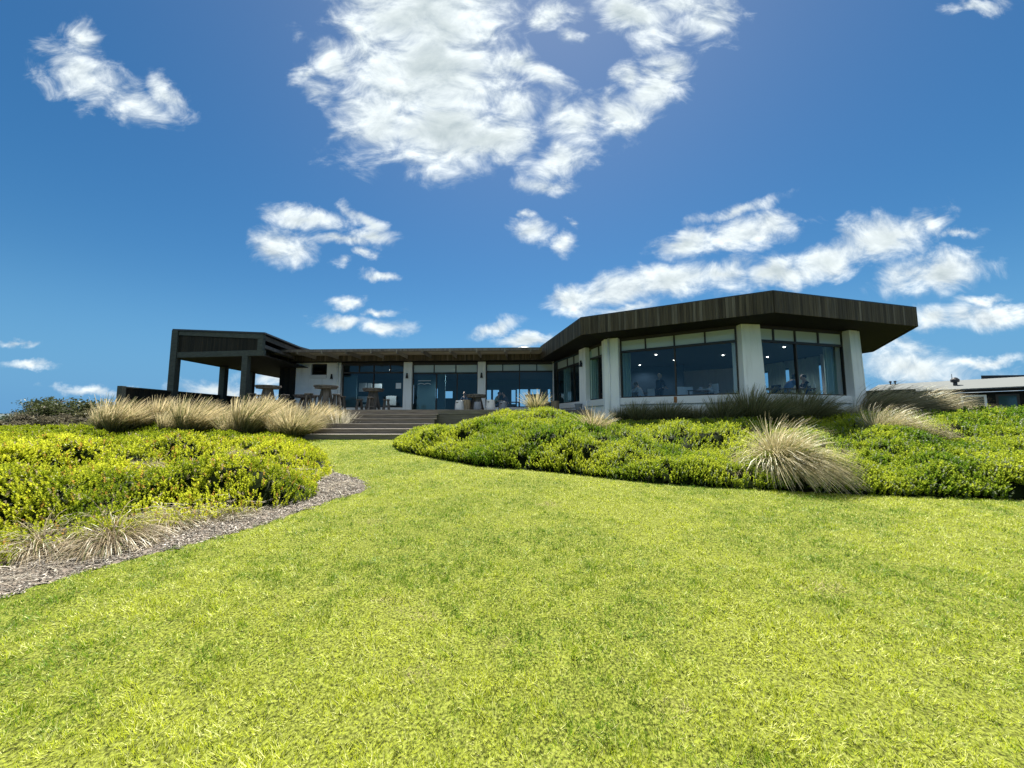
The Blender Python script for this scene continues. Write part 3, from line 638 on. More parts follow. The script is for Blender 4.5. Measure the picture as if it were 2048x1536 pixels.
# dry, collapsed tussocks at the front of the left planting
DG = 'dead collapsed tussocks in the left planting'
for i, (px, py, s, sp, n_, lb) in enumerate([(205,1098,1.0,1.35,520,'dead tussock splayed over the mulch, largest of the dry ones'),(60,1112,.95,1.5,380,'dead grey straw heap at the left edge of the mulch'),(330,1060,.8,1.4,300,'thin dead tussock between yellow shoots right of the largest dry one'),(455,1040,.6,1.5,200,'small dry tangle where the mulch starts to narrow'),(265,985,.55,1.1,150,'dry stalks poking out of the yellow shoots'),(462,950,.5,1.0,110,'few pale bent stalks in the middle of the left planting')]):
    x, y = hit(px, py)
    tussock((x, y + .15, float(H(x, y)) + (.04 if py > 1000 else .42)), lb, DG, dict(n=n_ * 4, length=.62, spread=sp, wind=.35, droop=.95, seed=90 + i, w=.0028, base_r=.26, tilt0=.35, cols=((.22, .17, .10), (.46, .36, .22), (.66, .56, .38))), s, .3 * i)
# fallen straw and twigs on the mulch
def straw_litter():
    n = 12000; x = rng.uniform(-9, -2.2, n); y = rng.uniform(2, 9, n); d = dline(x, y, LEFT_EDGE)
    k = inpoly(x, y, LEFT_BED) & (d > .25) & (d < 1.5) & ((vnoise(x, y, .7, 21) > .42) | (x < -4)); x, y = x[k], y[k]; n = len(x)
    a = rng.normal(.5, .9, n); l = rng.uniform(.10, .38, n); bend = rng.normal(0, .8, n); seg = 5; z = H(x, y) + rng.uniform(.005, .07, n) + rng.random(n) ** 2 * .24 * sstep((d[k] - .45) / .5)
    p = np.stack([x, y, z], 1); pts = [p]
    for s_ in range(1, seg):
        a2 = a + bend * s_ / seg; p = p + np.stack([np.cos(a2), np.sin(a2), rng.normal(0, .25, n)], 1) * (l / seg)[:, None]; p[:, 2] = np.maximum(p[:, 2], H(p[:, 0], p[:, 1]) + .006); pts.append(p)
    Pn = np.stack(pts, 1); w = rng.uniform(.0015, .0038, n); sv = np.stack([-np.sin(a), np.cos(a), rng.normal(0, .5, n)], 1) * w[:, None]
    V = np.stack([Pn + sv[:, None], Pn - sv[:, None]], 2).reshape(-1, 3); b = (np.arange(n)[:, None] * seg + np.arange(seg - 1)[None]).ravel() * 2
    c = mixn(np.array([.20, .16, .11]), np.array([.70, .64, .52]), rng.random((n, 1)) ** .8)
    o = np_mesh('straw_litter', V, np.stack([b, b + 1, b + 3, b + 2], 1), STRAW, np.repeat(c, seg * 2, 0)); tag(o, 'loose dry straw and dead leaves lying along the front of the left planting', 'straw litter', kind='stuff')
straw_litter()

# windswept shrubs on the left skyline
BARK = mat('grey_bark', (.24, .21, .18), .9, noise=(20, .3))
def shrub(loc, w, h, label, leaf_col, dens=1.0, seed=0, lean=.5):
    g = np.random.default_rng(seed); root = empty('windswept_shrub', loc, label, 'shrub', 'windswept shrubs on the left skyline')
    mb = MB(); tips = []
    for i in range(13):
        a = g.uniform(0, 6.28); p = Vector(loc) + Vector((g.normal(0, w * .12), g.normal(0, w * .1), -.1)); pts = [p.copy()]; p.x += w * .42 * math.cos(a * 3); d = Vector((math.cos(a) * .5 + lean * .2, math.sin(a) * .4, 1.0)).normalized()
        for s_ in range(5):
            d = (d + Vector((lean * .35 + g.normal(0, .18), g.normal(0, .18), g.normal(-.08, .12)))).normalized(); p = p + d * (h * .21); pts.append(p.copy())
        mb.tube(pts, [.05 * h / 1.5 * (1 - k_ / 7) for k_ in range(6)], 5); tips += pts[2:]
        for q in pts[2:]:
            for _ in range(5):
                e = q + Vector((g.normal(lean * .4, .4), g.normal(0, .35), g.uniform(-.15, .30))) * h * .5; mb.tube([q, (q + e) / 2 + Vector((0, 0, .04)), e], [.022, .016, .008], 4); tips.append(e)
    mb.build('trunk', BARK, root)
    n = int(15000 * dens); T = np.array([tuple(t_) for t_ in tips]); T = T[g.random(len(T)) < .75]; c0 = T[g.integers(0, len(T), n)]
    p = c0 + g.normal(0, 1, (n, 3)) * np.array([.17, .17, .10]) * (.45 + .45 * h)
    k = p[:, 2] > loc[2] - .05; p = p[k]; n = len(p)
    a = g.normal(0, 1, (n, 3)); a[:, 0] += 1.0; a /= np.linalg.norm(a, axis=1)[:, None]; b_ = np.cross(a, g.normal(0, 1, (n, 3))); b_ /= np.linalg.norm(b_, axis=1)[:, None]
    l = g.uniform(.05, .11, n)[:, None]; V = np.stack([p - a * l, p + b_ * l * .38, p + a * l, p - b_ * l * .38], 1).reshape(-1, 3) - np.array(loc)
    f = g.random((n, 1)); c = mixn(np.array(leaf_col), np.array(leaf_col) * 2.2 + .01, f ** 2)
    np_mesh('foliage', V, np.arange(4 * n).reshape(-1, 4), LEAF, np.repeat(c, 4, 0), parent=root)
for i, (px, Yt, w, top, lb, col, dn) in enumerate([
    (155,24,3.6,800,'dense dark green windswept shrub at the fence end on the skyline',(.045, .055, .020),1.0),
    (205,23,2.6,815,'low shrub merging into the tussocks left of the fence post',(.075, .075, .035),.6),
    (95,22,3.0,820,'grey twiggy windswept shrub with few leaves',(.10, .09, .06),.35),
    (70,26,1.3,809,'small round shrub standing alone above the grey ones',(.07, .08, .05),.4),
    (40,20,2.8,838,'low grey brush at the left end of the skyline shrubs',(.11, .10, .065),.5),
    (135,20,3.0,828,'brown twiggy shrub in front of the dense green one',(.09, .08, .05),.5),
    (0,30,3.0,832,'dark bush at the very left edge before the hill',(.035, .06, .02),1.3),
    (180,19,2.4,832,'low olive shrub just behind the leftmost tussocks',(.10, .10, .04),.6),
    (-60,24,4.0,835,'brush beyond the left edge of the planting',(.09, .09, .05),.6)]):
    x, y, z = gpos(px, Yt); h = EYE + (842 - top) / F_PX * Yt - z
    shrub((x, y, z), w, max(.4, h * (.8 if px < 140 else 1.0)), lb, col, dn, 200 + i)
# far hill beyond the headland
def hill():
    xs = np.linspace(-900, -120, 60); ys = np.linspace(480, 640, 14); X, Y = grid_xy(xs, ys)
    Z = -6 + 19 * np.exp(-((X + 640) / 190.0) ** 2) * np.sin(np.clip((Y - 480) / 160, 0, 1) * np.pi) * (1 + .3 * vnoise(X, Y, 60, 31)) + 9 * np.exp(-((X + 420) / 120) ** 2) * np.sin(np.clip((Y - 480) / 160, 0, 1) * np.pi)
    m = mat('far_hill_scrub', (.075, .10, .10), .95, noise=(.03, .3))
    tag(np_mesh('hill', np.stack([X.ravel(), Y.ravel(), Z.ravel()], 1), grid_faces(60, 14), m, smooth=True), kind='structure')
hill()

# ------------------------------------------------------------------ the restaurant building
BR = empty('restaurant_building', (2.0, 21.0, DECK), 'low white building with deep brown timber fascia, long glazed front and faceted dining room', 'building')
def unit(a, b):
    dx, dy = b[0] - a[0], b[1] - a[1]; l = math.hypot(dx, dy); return (dx / l, dy / l), l
def seg(mb, a, b, s0, s1, n0, n1, z0, z1, rnd=None):
    """box along the line a->b from s0 to s1 metres, n0..n1 metres towards its right hand (outdoors) side"""
    (ux, uy), l = unit(a, b); nx, ny = uy, -ux
    q = [(a[0] + ux * s + nx * n_, a[1] + uy * s + ny * n_) for s, n_ in ((s0, n1), (s1, n1), (s1, n0), (s0, n0))]
    return mb.hexa(q, z0, z1, rnd)
def boards(mb, a, b, z0, z1, w=.095, n0=0, n1=.03, gap=.006):
    _, l = unit(a, b); s = 0
    while s < l - .01:
        e = min(l, s + w * random.uniform(.95, 1.05)); seg(mb, a, b, s, e - gap, n0, n1 + random.uniform(0, .006), z0, z1); s = e
def cpt(px, a, b):
    """distance along a->b at which picture column px is met"""
    k = XK(px); (ux, uy), l = unit(a, b); return (k * a[1] - a[0]) / (ux - k * uy)

SILL_T, HEAD, TR0 = 2.50, 4.80, 4.31
def window(a, b, s0, s1, z0, z1, ztr, mains, trans, name='window', pale_top=True, label=None, fw=.055, dark=True, halfs=None):
    """mains / trans: mullion positions (m along the line) of the big panes and of the clerestory row"""
    fr = MB(); n0, n1 = -.20, -.11
    f = lambda x0, x1, za, zb, d=0: seg(fr, a, b, x0, x1, n0 - d, n1 + d, za, zb)
    f(s0, s0 + fw, z0, z1); f(s1 - fw, s1, z0, z1); f(s0 + fw, s1 - fw, z0, z0 + fw, -.002); f(s0 + fw, s1 - fw, z1 - fw, z1, -.002)
    if ztr: f(s0 + fw, s1 - fw, ztr, ztr + .085, .004)
    top = ztr if ztr else z1
    for m_ in mains: f(m_ - fw / 2, m_ + fw / 2, z0 + fw, (top if ztr else z1 - fw), .002)
    for m_ in trans: f(m_ - fw / 2, m_ + fw / 2, ztr + .085, z1 - fw, .002)
    w = fr.build(name, M['frame'], BR, label=label)
    e = [s0 + fw] + list(mains) + [s1 - fw]
    for i in range(len(e) - 1):
        g = MB(); seg(g, a, b, e[i] + (fw / 2 if i else 0), e[i + 1] - (fw / 2 if i < len(e) - 2 else 0), -.160, -.152, z0 + fw, (ztr if ztr else z1 - fw)); g.build('pane', M['glass'], w)
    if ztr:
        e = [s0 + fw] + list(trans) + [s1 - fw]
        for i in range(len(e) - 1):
            g = MB(); seg(g, a, b, e[i] + (fw / 2 if i else 0), e[i + 1] - (fw / 2 if i < len(e) - 2 else 0), -.160, -.152, ztr + .085, z1 - fw); g.build('pane', M['clerestory'] if pale_top else M['glass'], w)
    return w
A, B = FP(560), V0                                       # the long facade, left to right
def c(px): return cpt(px, A, B)
def wallpiece(a, b, s0, s1, n0, n1, z0, z1, name='wall', m='render', bevel=.012):
    mb = MB(); seg(mb, a, b, s0, s1, n0, n1, z0, z1); return mb.build(name, M[m], BR, bevel=bevel)
# white wall with the small high window
wz = SOF - .003
mb = MB(); s0, s1 = c(589), c(679)
seg(mb, A, B, s0, c(619), -.30, 0, DECK, wz); seg(mb, A, B, c(651), s1, -.30, 0, DECK, wz); seg(mb, A, B, c(619), c(651), -.30, 0, DECK, 4.20); seg(mb, A, B, c(619), c(651), -.30, 0, wz - .05, wz)
mb.build('wall', M['render'], BR)
mb = MB(); seg(mb, A, B, c(617), c(652), .002, .06, 4.0, 4.20); mb.build('window_sill', M['sill'], BR, bevel=.008)
window(A, B, c(619) + .002, c(651) - .002, 4.202, wz - .052, None, [], [], label='small high dark window')
mb = MB(); p = (A[0] + (c(674)) * unit(A, B)[0][0], A[1] + c(674) * unit(A, B)[0][1] - .07); mb.tube([(p[0], p[1], DECK), (p[0], p[1], SOF)], .045, 10); mb.build('downpipe', M['render'], BR, smooth=True)
# bays
wallpiece(A, B, c(679) + .002, c(806), -.30, .02, DECK, DECK + .26, 'plinth', 'sill')
seg_f = [c(683), c(744), c(806)]
window(A, B, c(681), c(806), DECK + .262, HEAD, TR0 - .02, [c(744)], [c(714), c(744), c(777)], label='wide dark window with small panes on top, left of the glass doors', pale_top=False)
for pa, pb in ((806, 823), (955, 971)): wallpiece(A, B, c(pa) + .002, c(pb), -.32, .06, DECK, wz, 'pier')
# door bay
window(A, B, c(823) + .004, c(955) - .002, DECK, HEAD, 4.24, [c(871), c(913)], [c(866), c(910)], name='door', label='sliding glass door bay with three clerestory panes')
mb = MB(); (ux, uy), _ = unit(A, B); hx = A[0] + ux * c(827.5); hy = A[1] + uy * c(827.5)
mb.tube([(hx + uy * .05, hy - .05, 2.55), (hx + uy * .05, hy - .05, 3.60)], .022, 8); mb.beam((hx, hy + .11, 2.65), (hx, hy - .05, 2.65), .02, .02); mb.beam((hx, hy + .11, 3.5), (hx, hy - .05, 3.5), .02, .02)
doors = [o for o in bpy.data.objects if o.name.startswith('door')]; mb.build('handle', M['steel'], doors[0])
mb = MB()
for zz, amp in ((3.86, 0), (3.66, .03)):
    pts = []
    for i in range(17):
        s = c(834) + (c(860) - c(834)) * i / 16; pts.append((A[0] + ux * s, A[1] + uy * s + .145, zz + amp * abs(math.sin(i / 16 * 2 * math.pi)) * 1.6))
    mb = MB()
    for p, q in zip(pts[:-1], pts[1:]): mb.beam(p, q, .006, .035)
    mb.build('frosted_line', M['interiorlight'], doors[0])
mb = MB(); s = c(800); seg(mb, A, B, c(789), c(799.5), -.151, -.147, 3.42, 3.74); mb.build('notice', M['paper'], BR)
wallpiece(A, B, c(971) + .002, c(1108), -.30, .02, DECK, DECK + .26, 'plinth', 'sill')
window(A, B, c(971) + .004, c(1108) - .002, DECK + .262, HEAD, TR0, [c(1039)], [c(1005), c(1039), c(1074)], label='wide window with four clerestory panes, right of the glass doors')
wallpiece(A, B, c(1108) + .002, unit(A, B)[1], -.32, .10, DECK, wz, 'pier')
# dark head above the windows of the long facade
mb = MB(); seg(mb, A, B, c(679), c(1108), -.26, -.08, HEAD + .001, SOF - .002); mb.build('window_head', M['frame'], BR)
# faceted dining room
SILL = 2.50; FLOOR0 = .9
def facet(a, b, s0, s1, mains, trans, label=None):
    wallpiece(a, b, s0, s1, -.30, 0, FLOOR0, SILL - .27, 'wall')
    wallpiece(a, b, s0, s1, -.32, .07, SILL - .268, SILL, 'window_sill', 'sill')
    if label and 'wide' in label:
        mb = MB(); m0 = mains[0]; seg(mb, a, b, m0 - .06, m0 + .05, .071, .0725, SILL - .24, SILL - .01); mb.build('rust_stain', M['rust'], BR)
    window(a, b, s0 + .002, s1 - .002, SILL + .001, 4.84, 4.31, mains, trans, label=label)
    mb = MB(); seg(mb, a, b, s0, s1, -.25, -.09, 4.841, SOF - .002); mb.build('window_head', M['frame'], BR)
def pier(a, b, s, w, n0, n1, flare=.12, z0=FLOOR0):
    """a pier that swells a little towards its foot"""
    (ux, uy), l = unit(a, b); nx, ny = uy, -ux; vs = []
    for z, e, f_ in ((z0, flare, flare), (SILL - .1, flare * .45, flare * .45), (SOF - .003, 0, 0)):
        for s_, n_ in ((s - w / 2 - e * .6, n1 + f_), (s + w / 2 + e * .6, n1 + f_), (s + w / 2, n0), (s - w / 2, n0)): vs.append((a[0] + ux * s_ + nx * n_, a[1] + uy * s_ + ny * n_, z))
    fs = [(3, 2, 1, 0), (8, 9, 10, 11)] + [(k * 4 + i, k * 4 + (i + 1) % 4, k * 4 + 4 + (i + 1) % 4, k * 4 + 4 + i) for k in (0, 1) for i in range(4)]
    mb = MB(); mb.add(vs, fs); return mb.build('pier', M['render'], BR, bevel=.02)
c1 = lambda px: cpt(px, V0, V1)
facet(V0, V1, .30, c1(1163), [c1(1144)], [c1(1131), c1(1144), c1(1156)], 'side window nearest the long glazed front')
facet(V0, V1, c1(1176), unit(V0, V1)[1] - .25, [c1(1194)], [c1(1194)], 'side window beside the broad corner pier')
sp_ = (c1(1163) + c1(1176)) / 2; pier(V0, V1, sp_, abs(c1(1176) - c1(1163)), -.32, .10, .02)
c2 = lambda px: cpt(px, V1, V2); l2 = unit(V1, V2)[1]
facet(V1, V2, c2(1241), c2(1480), [c2(1352)], [c2(1293), c2(1352), c2(1415)], 'wide window left of the middle pier with a rust mark on its sill')
pier(V1, V2, c2(1226), c2(1241) - c2(1212) , -.35, .12, .03)
mb = MB(); q = V1; mb.poly([(q[0] - .14, q[1] + .30), (q[0] - .06, q[1] - .10), (q[0] + .06, q[1] - .14), (q[0] + .10, q[1] + .25)], FLOOR0, SOF - .004); mb.build('pier', M['render'], BR, bevel=.015)
mb = MB(); mb.tube([(q[0] + .03, q[1] - .20, FLOOR0), (q[0] + .03, q[1] - .20, SOF)], .04, 10); mb.build('downpipe', M['render'], BR, smooth=True)
# middle pier, straight across the corner
(dx2, dy2), _ = unit(P(1480, 648, SOF), P(1518, 648, SOF)); pm = P(1480, 648, SOF); pn = P(1518, 649, SOF)
pier(pm, pn, unit(pm, pn)[1] / 2, unit(pm, pn)[1], -.5, .05, .14)
c3 = lambda px: cpt(px, V2, V3); l3 = unit(V2, V3)[1]
facet(V2, V3, c3(1519), c3(1702), [c3(1606)], [c3(1562), c3(1606), c3(1653)], 'right hand window of the dining room with diners behind it')
pier(V2, V3, c3(1710), c3(1719) - c3(1702), -.40, .14, .12)
for i, (a, b) in enumerate(((V3, V4), (V4, V5), (V5, V6))):
    l = unit(a, b)[1]
    if i < 2: facet(a, b, .35, l - .35, [l / 2], [l / 4, l / 2, l * .75], 'side window facing the neighbouring building' if i == 0 else 'back window of the dining room half covered by curtains')
    else: wallpiece(a, b, .35, l - .35, -.30, 0, FLOOR0, SOF - .004)
    pier(a, b, .12, .4, -.4, .08, .1)
# roofs
def inset(poly, d):
    n = len(poly); cx = sum(p[0] for p in poly) / n; cy = sum(p[1] for p in poly) / n
    return [(p[0] + (cx - p[0]) * d / math.hypot(cx - p[0], cy - p[1]), p[1] + (cy - p[1]) * d / math.hypot(cx - p[0], cy - p[1])) for p in poly]
ROOF = [R0, R1, R2, R3, R4, R5, R6, (1.55, 30.0)]
mb = MB(); mb.poly(inset(ROOF, .02), SOF + .004, SOF + .05); mb.build('soffit', M['soffit'], BR)
mb = MB(); mb.poly(inset(ROOF, -.035), TOP, TOP + .035); rf = mb.build('roof', M['darkmetal'], BR, label='flat faceted roof with deep timber fascia')
mb = MB()
for i in range(7): boards(mb, ROOF[i], ROOF[i + 1], SOF - .02, TOP - .002)
mb.build('fascia', M['fascia'], rf)
# long wing roof, fascia, soffit
(fu, fv), fl = unit(FL0, FL1); FB = (FL0[0], 30.0)
mb = MB(); mb.poly([FL0, FL1, (R0[0], 21.2), (1.54, 30), FB], SOF + .004, SOF + .04); mb.build('soffit', M['soffit'], BR)
mb = MB(); mb.poly([(FL0[0], FL0[1] + .03), (FL1[0] - .02, FL1[1] + .03), (1.53, 30), FB], 5.22, 5.27); rf2 = mb.build('roof', M['roofmetal'], BR, label='flat grey roof of the long wing')
mb = MB(); boards(mb, FL0, FL1, SOF - .02, 5.20); mb.build('fascia', M['fascia'], rf2)
mb = MB(); x_, y_ = XK(1047, 690) * 23, 23; mb.lathe((x_, y_, 5.27), [(.40, 0), (.40, .62), (.46, .62), (.46, .70), (.40, .74)], 20); mb.lathe((x_, y_, 5.27), [(.47, .45), (.47, .47)], 20); mb.build('roof_vent', M['ceramic'], rf2, smooth=False)
mb = MB(); a1 = D(590, 690, 24); a2 = D(640, 700, 26); mb.poly([(a1.x - .6, 24), (a1.x + .1, 23.6), (a2.x, 27), (a2.x - 2.5, 28)], 5.27, EYE + (842 - 690) / F_PX * 24); mb.build('raised_roof_box', M['roofmetal'], rf2)
# back and side walls with openings, floor, ceiling
mb = MB(); yb = 29.6; x0, x1 = -13.2, 9.5
ops = sorted([(XK(a) * yb, XK(b) * yb, z0, z1) for a, b, z0, z1 in ((869, 884, 3.35, 4.1), (890, 905, 3.35, 3.9), (973, 982, 3.2, 4.0), (986, 998, 3.2, 4.0), (1023, 1031, 2.9, 4.0), (1034, 1056, 2.6, 4.05), (1061, 1080, 2.8, 4.05), (1096, 1101, 3.0, 4.05), (1160, 1175, 2.9, 4.0))])
cur = x0
for a, b, z0, z1 in ops:
    mb.hexa([(cur, yb), (a, yb), (a, yb + .2), (cur, yb + .2)], 1.5, SOF); mb.hexa([(a, yb), (b, yb), (b, yb + .2), (a, yb + .2)], 1.5, z0); mb.hexa([(a, yb), (b, yb), (b, yb + .2), (a, yb + .2)], z1, SOF); cur = b
mb.hexa([(cur, yb), (x1, yb), (x1, yb + .2), (cur, yb + .2)], 1.5, SOF); mb.build('back_wall', M['interiorteal'], BR)
mb = MB()
for a, b, s0, s1 in ((V5, V6, 0, .01),): pass
mb.hexa([(V6[0] - .1, V6[1]), (V6[0] + .1, V6[1]), (x1 + .1, yb), (x1 - .1, yb)], 1.5, SOF); mb.build('side_wall', M['interior'], BR); mb = MB()
mb.hexa([(x0 - .2, FP(560)[1] + .3), (x0, FP(560)[1] + .3), (x0, yb), (x0 - .2, yb)], 1.5, SOF)
mb.build('side_wall', M['interior'], BR)
FLR = [(x0, 21.95), (V0[0] - .1, 21.35), (V1[0] + .15, V1[1] + .35), (V2[0], V2[1] + .4), (V3[0] - .3, V3[1] + .3), (V4[0] - .35, V4[1]), (V5[0] - .35, V5[1]), (V6[0], V6[1] - .2), (x1, yb - .02), (x0, yb - .02)]
mb = MB(); mb.poly(FLR, DECK - .25, DECK + .02); mb.build('floor', M['floor'], BR)
mb = MB(); mb.poly(FLR, SOF - .12, SOF - .08); mb.build('ceiling', M['ceiling'], BR)
# partition walls, bar shelves, curtains
mb = MB()
for a, b, yy, z0, z1 in ((684, 712, 22.6, DECK, 4.3), (834, 870, 24.5, DECK, 4.5), (875, 890, 23.3, DECK, 4.5)):
    mb.hexa([(XK(a) * yy, yy), (XK(b) * yy, yy), (XK(b) * yy, yy + .12), (XK(a) * yy, yy + .12)], z0, z1); mb.build('partition', M['interiorteal'], BR); mb = MB()
mb.hexa([(4.4, 24.5), (9.5, 21.2), (9.6, 21.3), (4.5, 24.6)], DECK, 4.7)
mb.build('partition', M['interior'], BR)
mb = MB()
for a, b, yy, z0, z1 in ((717, 731, 24.2, 3.45, 4.0), (734, 742, 24.4, 3.5, 4.0), (746, 762, 24.2, 3.5, 3.95), (716, 738, 23.4, 2.75, 3.1), (724, 736, 23.2, 2.2, 2.6), (772, 792, 24.5, 2.6, 3.2)):
    mb.hexa([(XK(a) * yy, yy), (XK(b) * yy, yy), (XK(b) * yy, yy + .1), (XK(a) * yy, yy + .1)], z0, z1); mb.build('kitchen_shelf', M['interiorlight'], BR); mb = MB()

for px, yy in ((1655, 15.9), (1665, 16.4), (1676, 17.0), (1128, 20.4), (1181, 17.0), (1246, 16.1)):
    mb = MB(); w = .5 if px > 1600 else .38
    vs, n = [], 15
    xx = XK(px) * yy
    for i in range(n): vs.append((xx + w * i / (n - 1), yy + .05 * math.sin(i * 1.9) + (.25 * i / n if px > 1600 else 0)))
    pts = vs + [(p[0], p[1] + .02) for p in vs[::-1]]; mb.poly(pts, DECK + .03, 4.7); mb.build('curtain', M['curtain'], BR)
for f0, f1 in ((.08, .40), (.44, .66), (.71, .93)):
    mb = MB(); (ux_, uy_), l_ = unit(V4, V5); nn = 21; vs = []
    for i in range(nn):
        s_ = l_ * (f0 + (f1 - f0) * i / (nn - 1)); o_ = -.42 + .035 * math.sin(i * 1.7); vs.append((V4[0] + ux_ * s_ + uy_ * o_, V4[1] + uy_ * s_ - ux_ * o_))
    mb.poly(vs + [(p[0] - .015 * uy_, p[1] + .015 * ux_) for p in vs[::-1]], DECK + .03, 4.7); mb.build('curtain', M['curtain'], BR)
# downlights: a lit fitting and the light it gives; some are added fill
def downlight(x, y, watts, label, tone=(1, .97, .92)):
    z = SOF - .12
    mb = MB(); mb.lathe((x, y, z - .03), [(.04, 0), (.05, .03)], 14); tag(mb.build('downlight', M['lamp']), label, 'ceiling light', 'ceiling downlights')
    ld = bpy.data.lights.new('downlight_glow', 'SPOT'); ld.energy = watts; ld.spot_size = R(150); ld.spot_blend = .6; ld.color = tone; ld.shadow_soft_size = .05
    lo = bpy.data.objects.new('downlight_glow', ld); C.objects.link(lo); lo.location = (x, y, z - .05)
for px, py, w, lb in ((1279.6, 730, 22, 'lit ceiling downlight low at the left of the wide window'), (1312, 709, 20, 'lit ceiling downlight highest in the left half of the wide window'), (1348.5, 720, 22, 'lit ceiling downlight beside the mullion of the wide window'), (1446, 710, 18, 'lit ceiling downlight in the right half of the wide window'), (1186, 730, 20, 'tiny lit downlight behind the side window next to the corner pier')):
    x_, y_ = P(px, py, SOF - .12); downlight(x_, y_, w, lb)
downlight(11.7, 16.3, 34, 'added fill light high behind the right window above the woman in blue')  # added, with the next one, to brighten the dim right end of the room
downlight(12.7, 18.9, 28, 'added fill light deeper in the room behind the right window')
downlight(-7.6, 23.8, 75, 'added fill light of the long wing behind the window left of the glass doors', (.93, .98, 1))  # unseen, added with the next one to brighten the long wing
downlight(-3.6, 23.8, 75, 'added fill light of the long wing behind the sliding glass doors', (.93, .98, 1))
x_, y_ = P(1087, 727, SOF - .12); downlight(2.0, 24.0, 60, 'lit downlight behind the clerestory panes near the inner corner', (.93, .98, 1))

# ------------------------------------------------------------------ deck, steps, pergola, pavilion, fence
DK = empty('timber_deck', (-5, 17, DECK), 'raised grey timber deck running along the long glazed front', 'deck')
mb = MB(); y = 16.62; 
while y < 21.9:
    xr = 3.35 if y > 16.5 else 3.35
    mb.hexa([(-16.3, y), (xr if y < 20.9 else V0[0], y), (xr if y < 20.9 else V0[0], y + .134), (-16.3, y + .134)], DECK - .03, DECK - random.uniform(0, .0015)); y += .14
mb.build('deck_boards', M['deck'], DK)
mb = MB(); mb.hexa([(-16.3, 16.56), (3.36, 16.56), (3.36, 16.615), (-16.3, 16.615)], DECK - .20, DECK - .035); mb.hexa([(-16.3, 16.58), (3.36, 16.58), (3.36, 16.64), (-16.3, 16.64)], DECK - .75, DECK - .21); mb.build('deck_fascia', M['deck'], DK)
mb = MB(); yy = 21.9
while yy < 27.2: mb.hexa([(-16.3, yy), (-13.3, yy), (-13.3, yy + .134), (-16.3, yy + .134)], DECK - .03, DECK - random.uniform(0, .0015)); yy += .14
mb.build('deck_boards', M['deck'], DK)
ST = empty('timber_steps', (-5.5, 14, float(base(0, 14))), 'flight of wide grey timber steps rising from the lawn to the deck', 'steps')
tops = [EYE + z for z in (-.475, -.285, -.095, .105, .295)]
ty = [13.98, 14.55, 15.1, 15.65, 16.12]; lx = [P(600, 868, tops[0])[0], -7.45, -7.25, -7.0, -6.95]
for i in range(5):
    x0_, x1_ = lx[i], -3.15; y0_ = ty[i]; y1_ = (ty[i + 1] if i < 4 else 16.56); z = tops[i]; prev = tops[i - 1] if i else z - .25
    mb = MB(); d = (y1_ + .03 - y0_ + .03) / 3
    for k in range(3): mb.hexa([(x0_ - .02, y0_ - .03 + d * k), (x1_, y0_ - .03 + d * k), (x1_, y0_ - .03 + d * (k + 1) - .006), (x0_ - .02, y0_ - .03 + d * (k + 1) - .006)], z - .035, z, rnd=.9)
    mb.build('tread', M['deck'], ST, bevel=.003)
    mb = MB(); mb.hexa([(x0_, y0_), (x1_, y0_), (x1_, y0_ + .035), (x0_, y0_ + .035)], prev - .05, z - .037, rnd=.15); mb.hexa([(x0_, y0_ + .035), (x0_ + .04, y0_ + .035), (x0_ + .04, y1_), (x0_, y1_)], prev - .1, z - .037, rnd=.2); mb.build('riser', M['deck'], ST)
# pergola in front of the long fascia
PG = empty('pergola', (-5, 19.6, 5.1), 'flat slatted timber pergola along the edge of the long roof', 'pergola')
PGz = 5.10
def fpt(px, out): # a point out metres in front of the fascia line
    s = cpt(px, FL0, FL1); return (FL0[0] + fu * s + fv * out, FL0[1] + fv * s - fu * out)
s_l, s_r = cpt(548, FL0, FL1), fl - .1
for px in (548, 586, 631, 677, 723, 770, 818, 866, 917, 966, 1017, 1064):
    s = s_l + (px - 548) / (1064 - 548) * (s_r - s_l - .6) * 1.0
    a = (FL0[0] + fu * s + fv * .03, FL0[1] + fv * s - fu * .03, PGz); b = (FL0[0] + fu * s + fv * 1.75, FL0[1] + fv * s - fu * 1.75, PGz)
    mb = MB(); mb.beam(a, b, .06, .20); mb.build('rafter', M['pergola'], PG)
mb = MB(); out = .08
while out < 1.66:
    a = (FL0[0] + fu * s_l + fv * out, FL0[1] + fv * s_l - fu * out, PGz + .095); b = (FL0[0] + fu * s_r + fv * out, FL0[1] + fv * s_r - fu * out, PGz + .095)
    mb.beam((a[0], a[1], a[2] + .03), (b[0], b[1], b[2] + .03), .055, .045); out += .098
mb.build('battens', M['pergola'], PG)
mb = MB(); out = 1.72; a = (FL0[0] + fu * s_l + fv * out, FL0[1] + fv * s_l - fu * out, PGz + .06); b = (FL0[0] + fu * (s_r - .2) + fv * out, FL0[1] + fv * (s_r - .2) - fu * out, PGz + .06); mb.beam(a, b, .05, .13); mb.build('front_beam', M['outdoor'], PG)

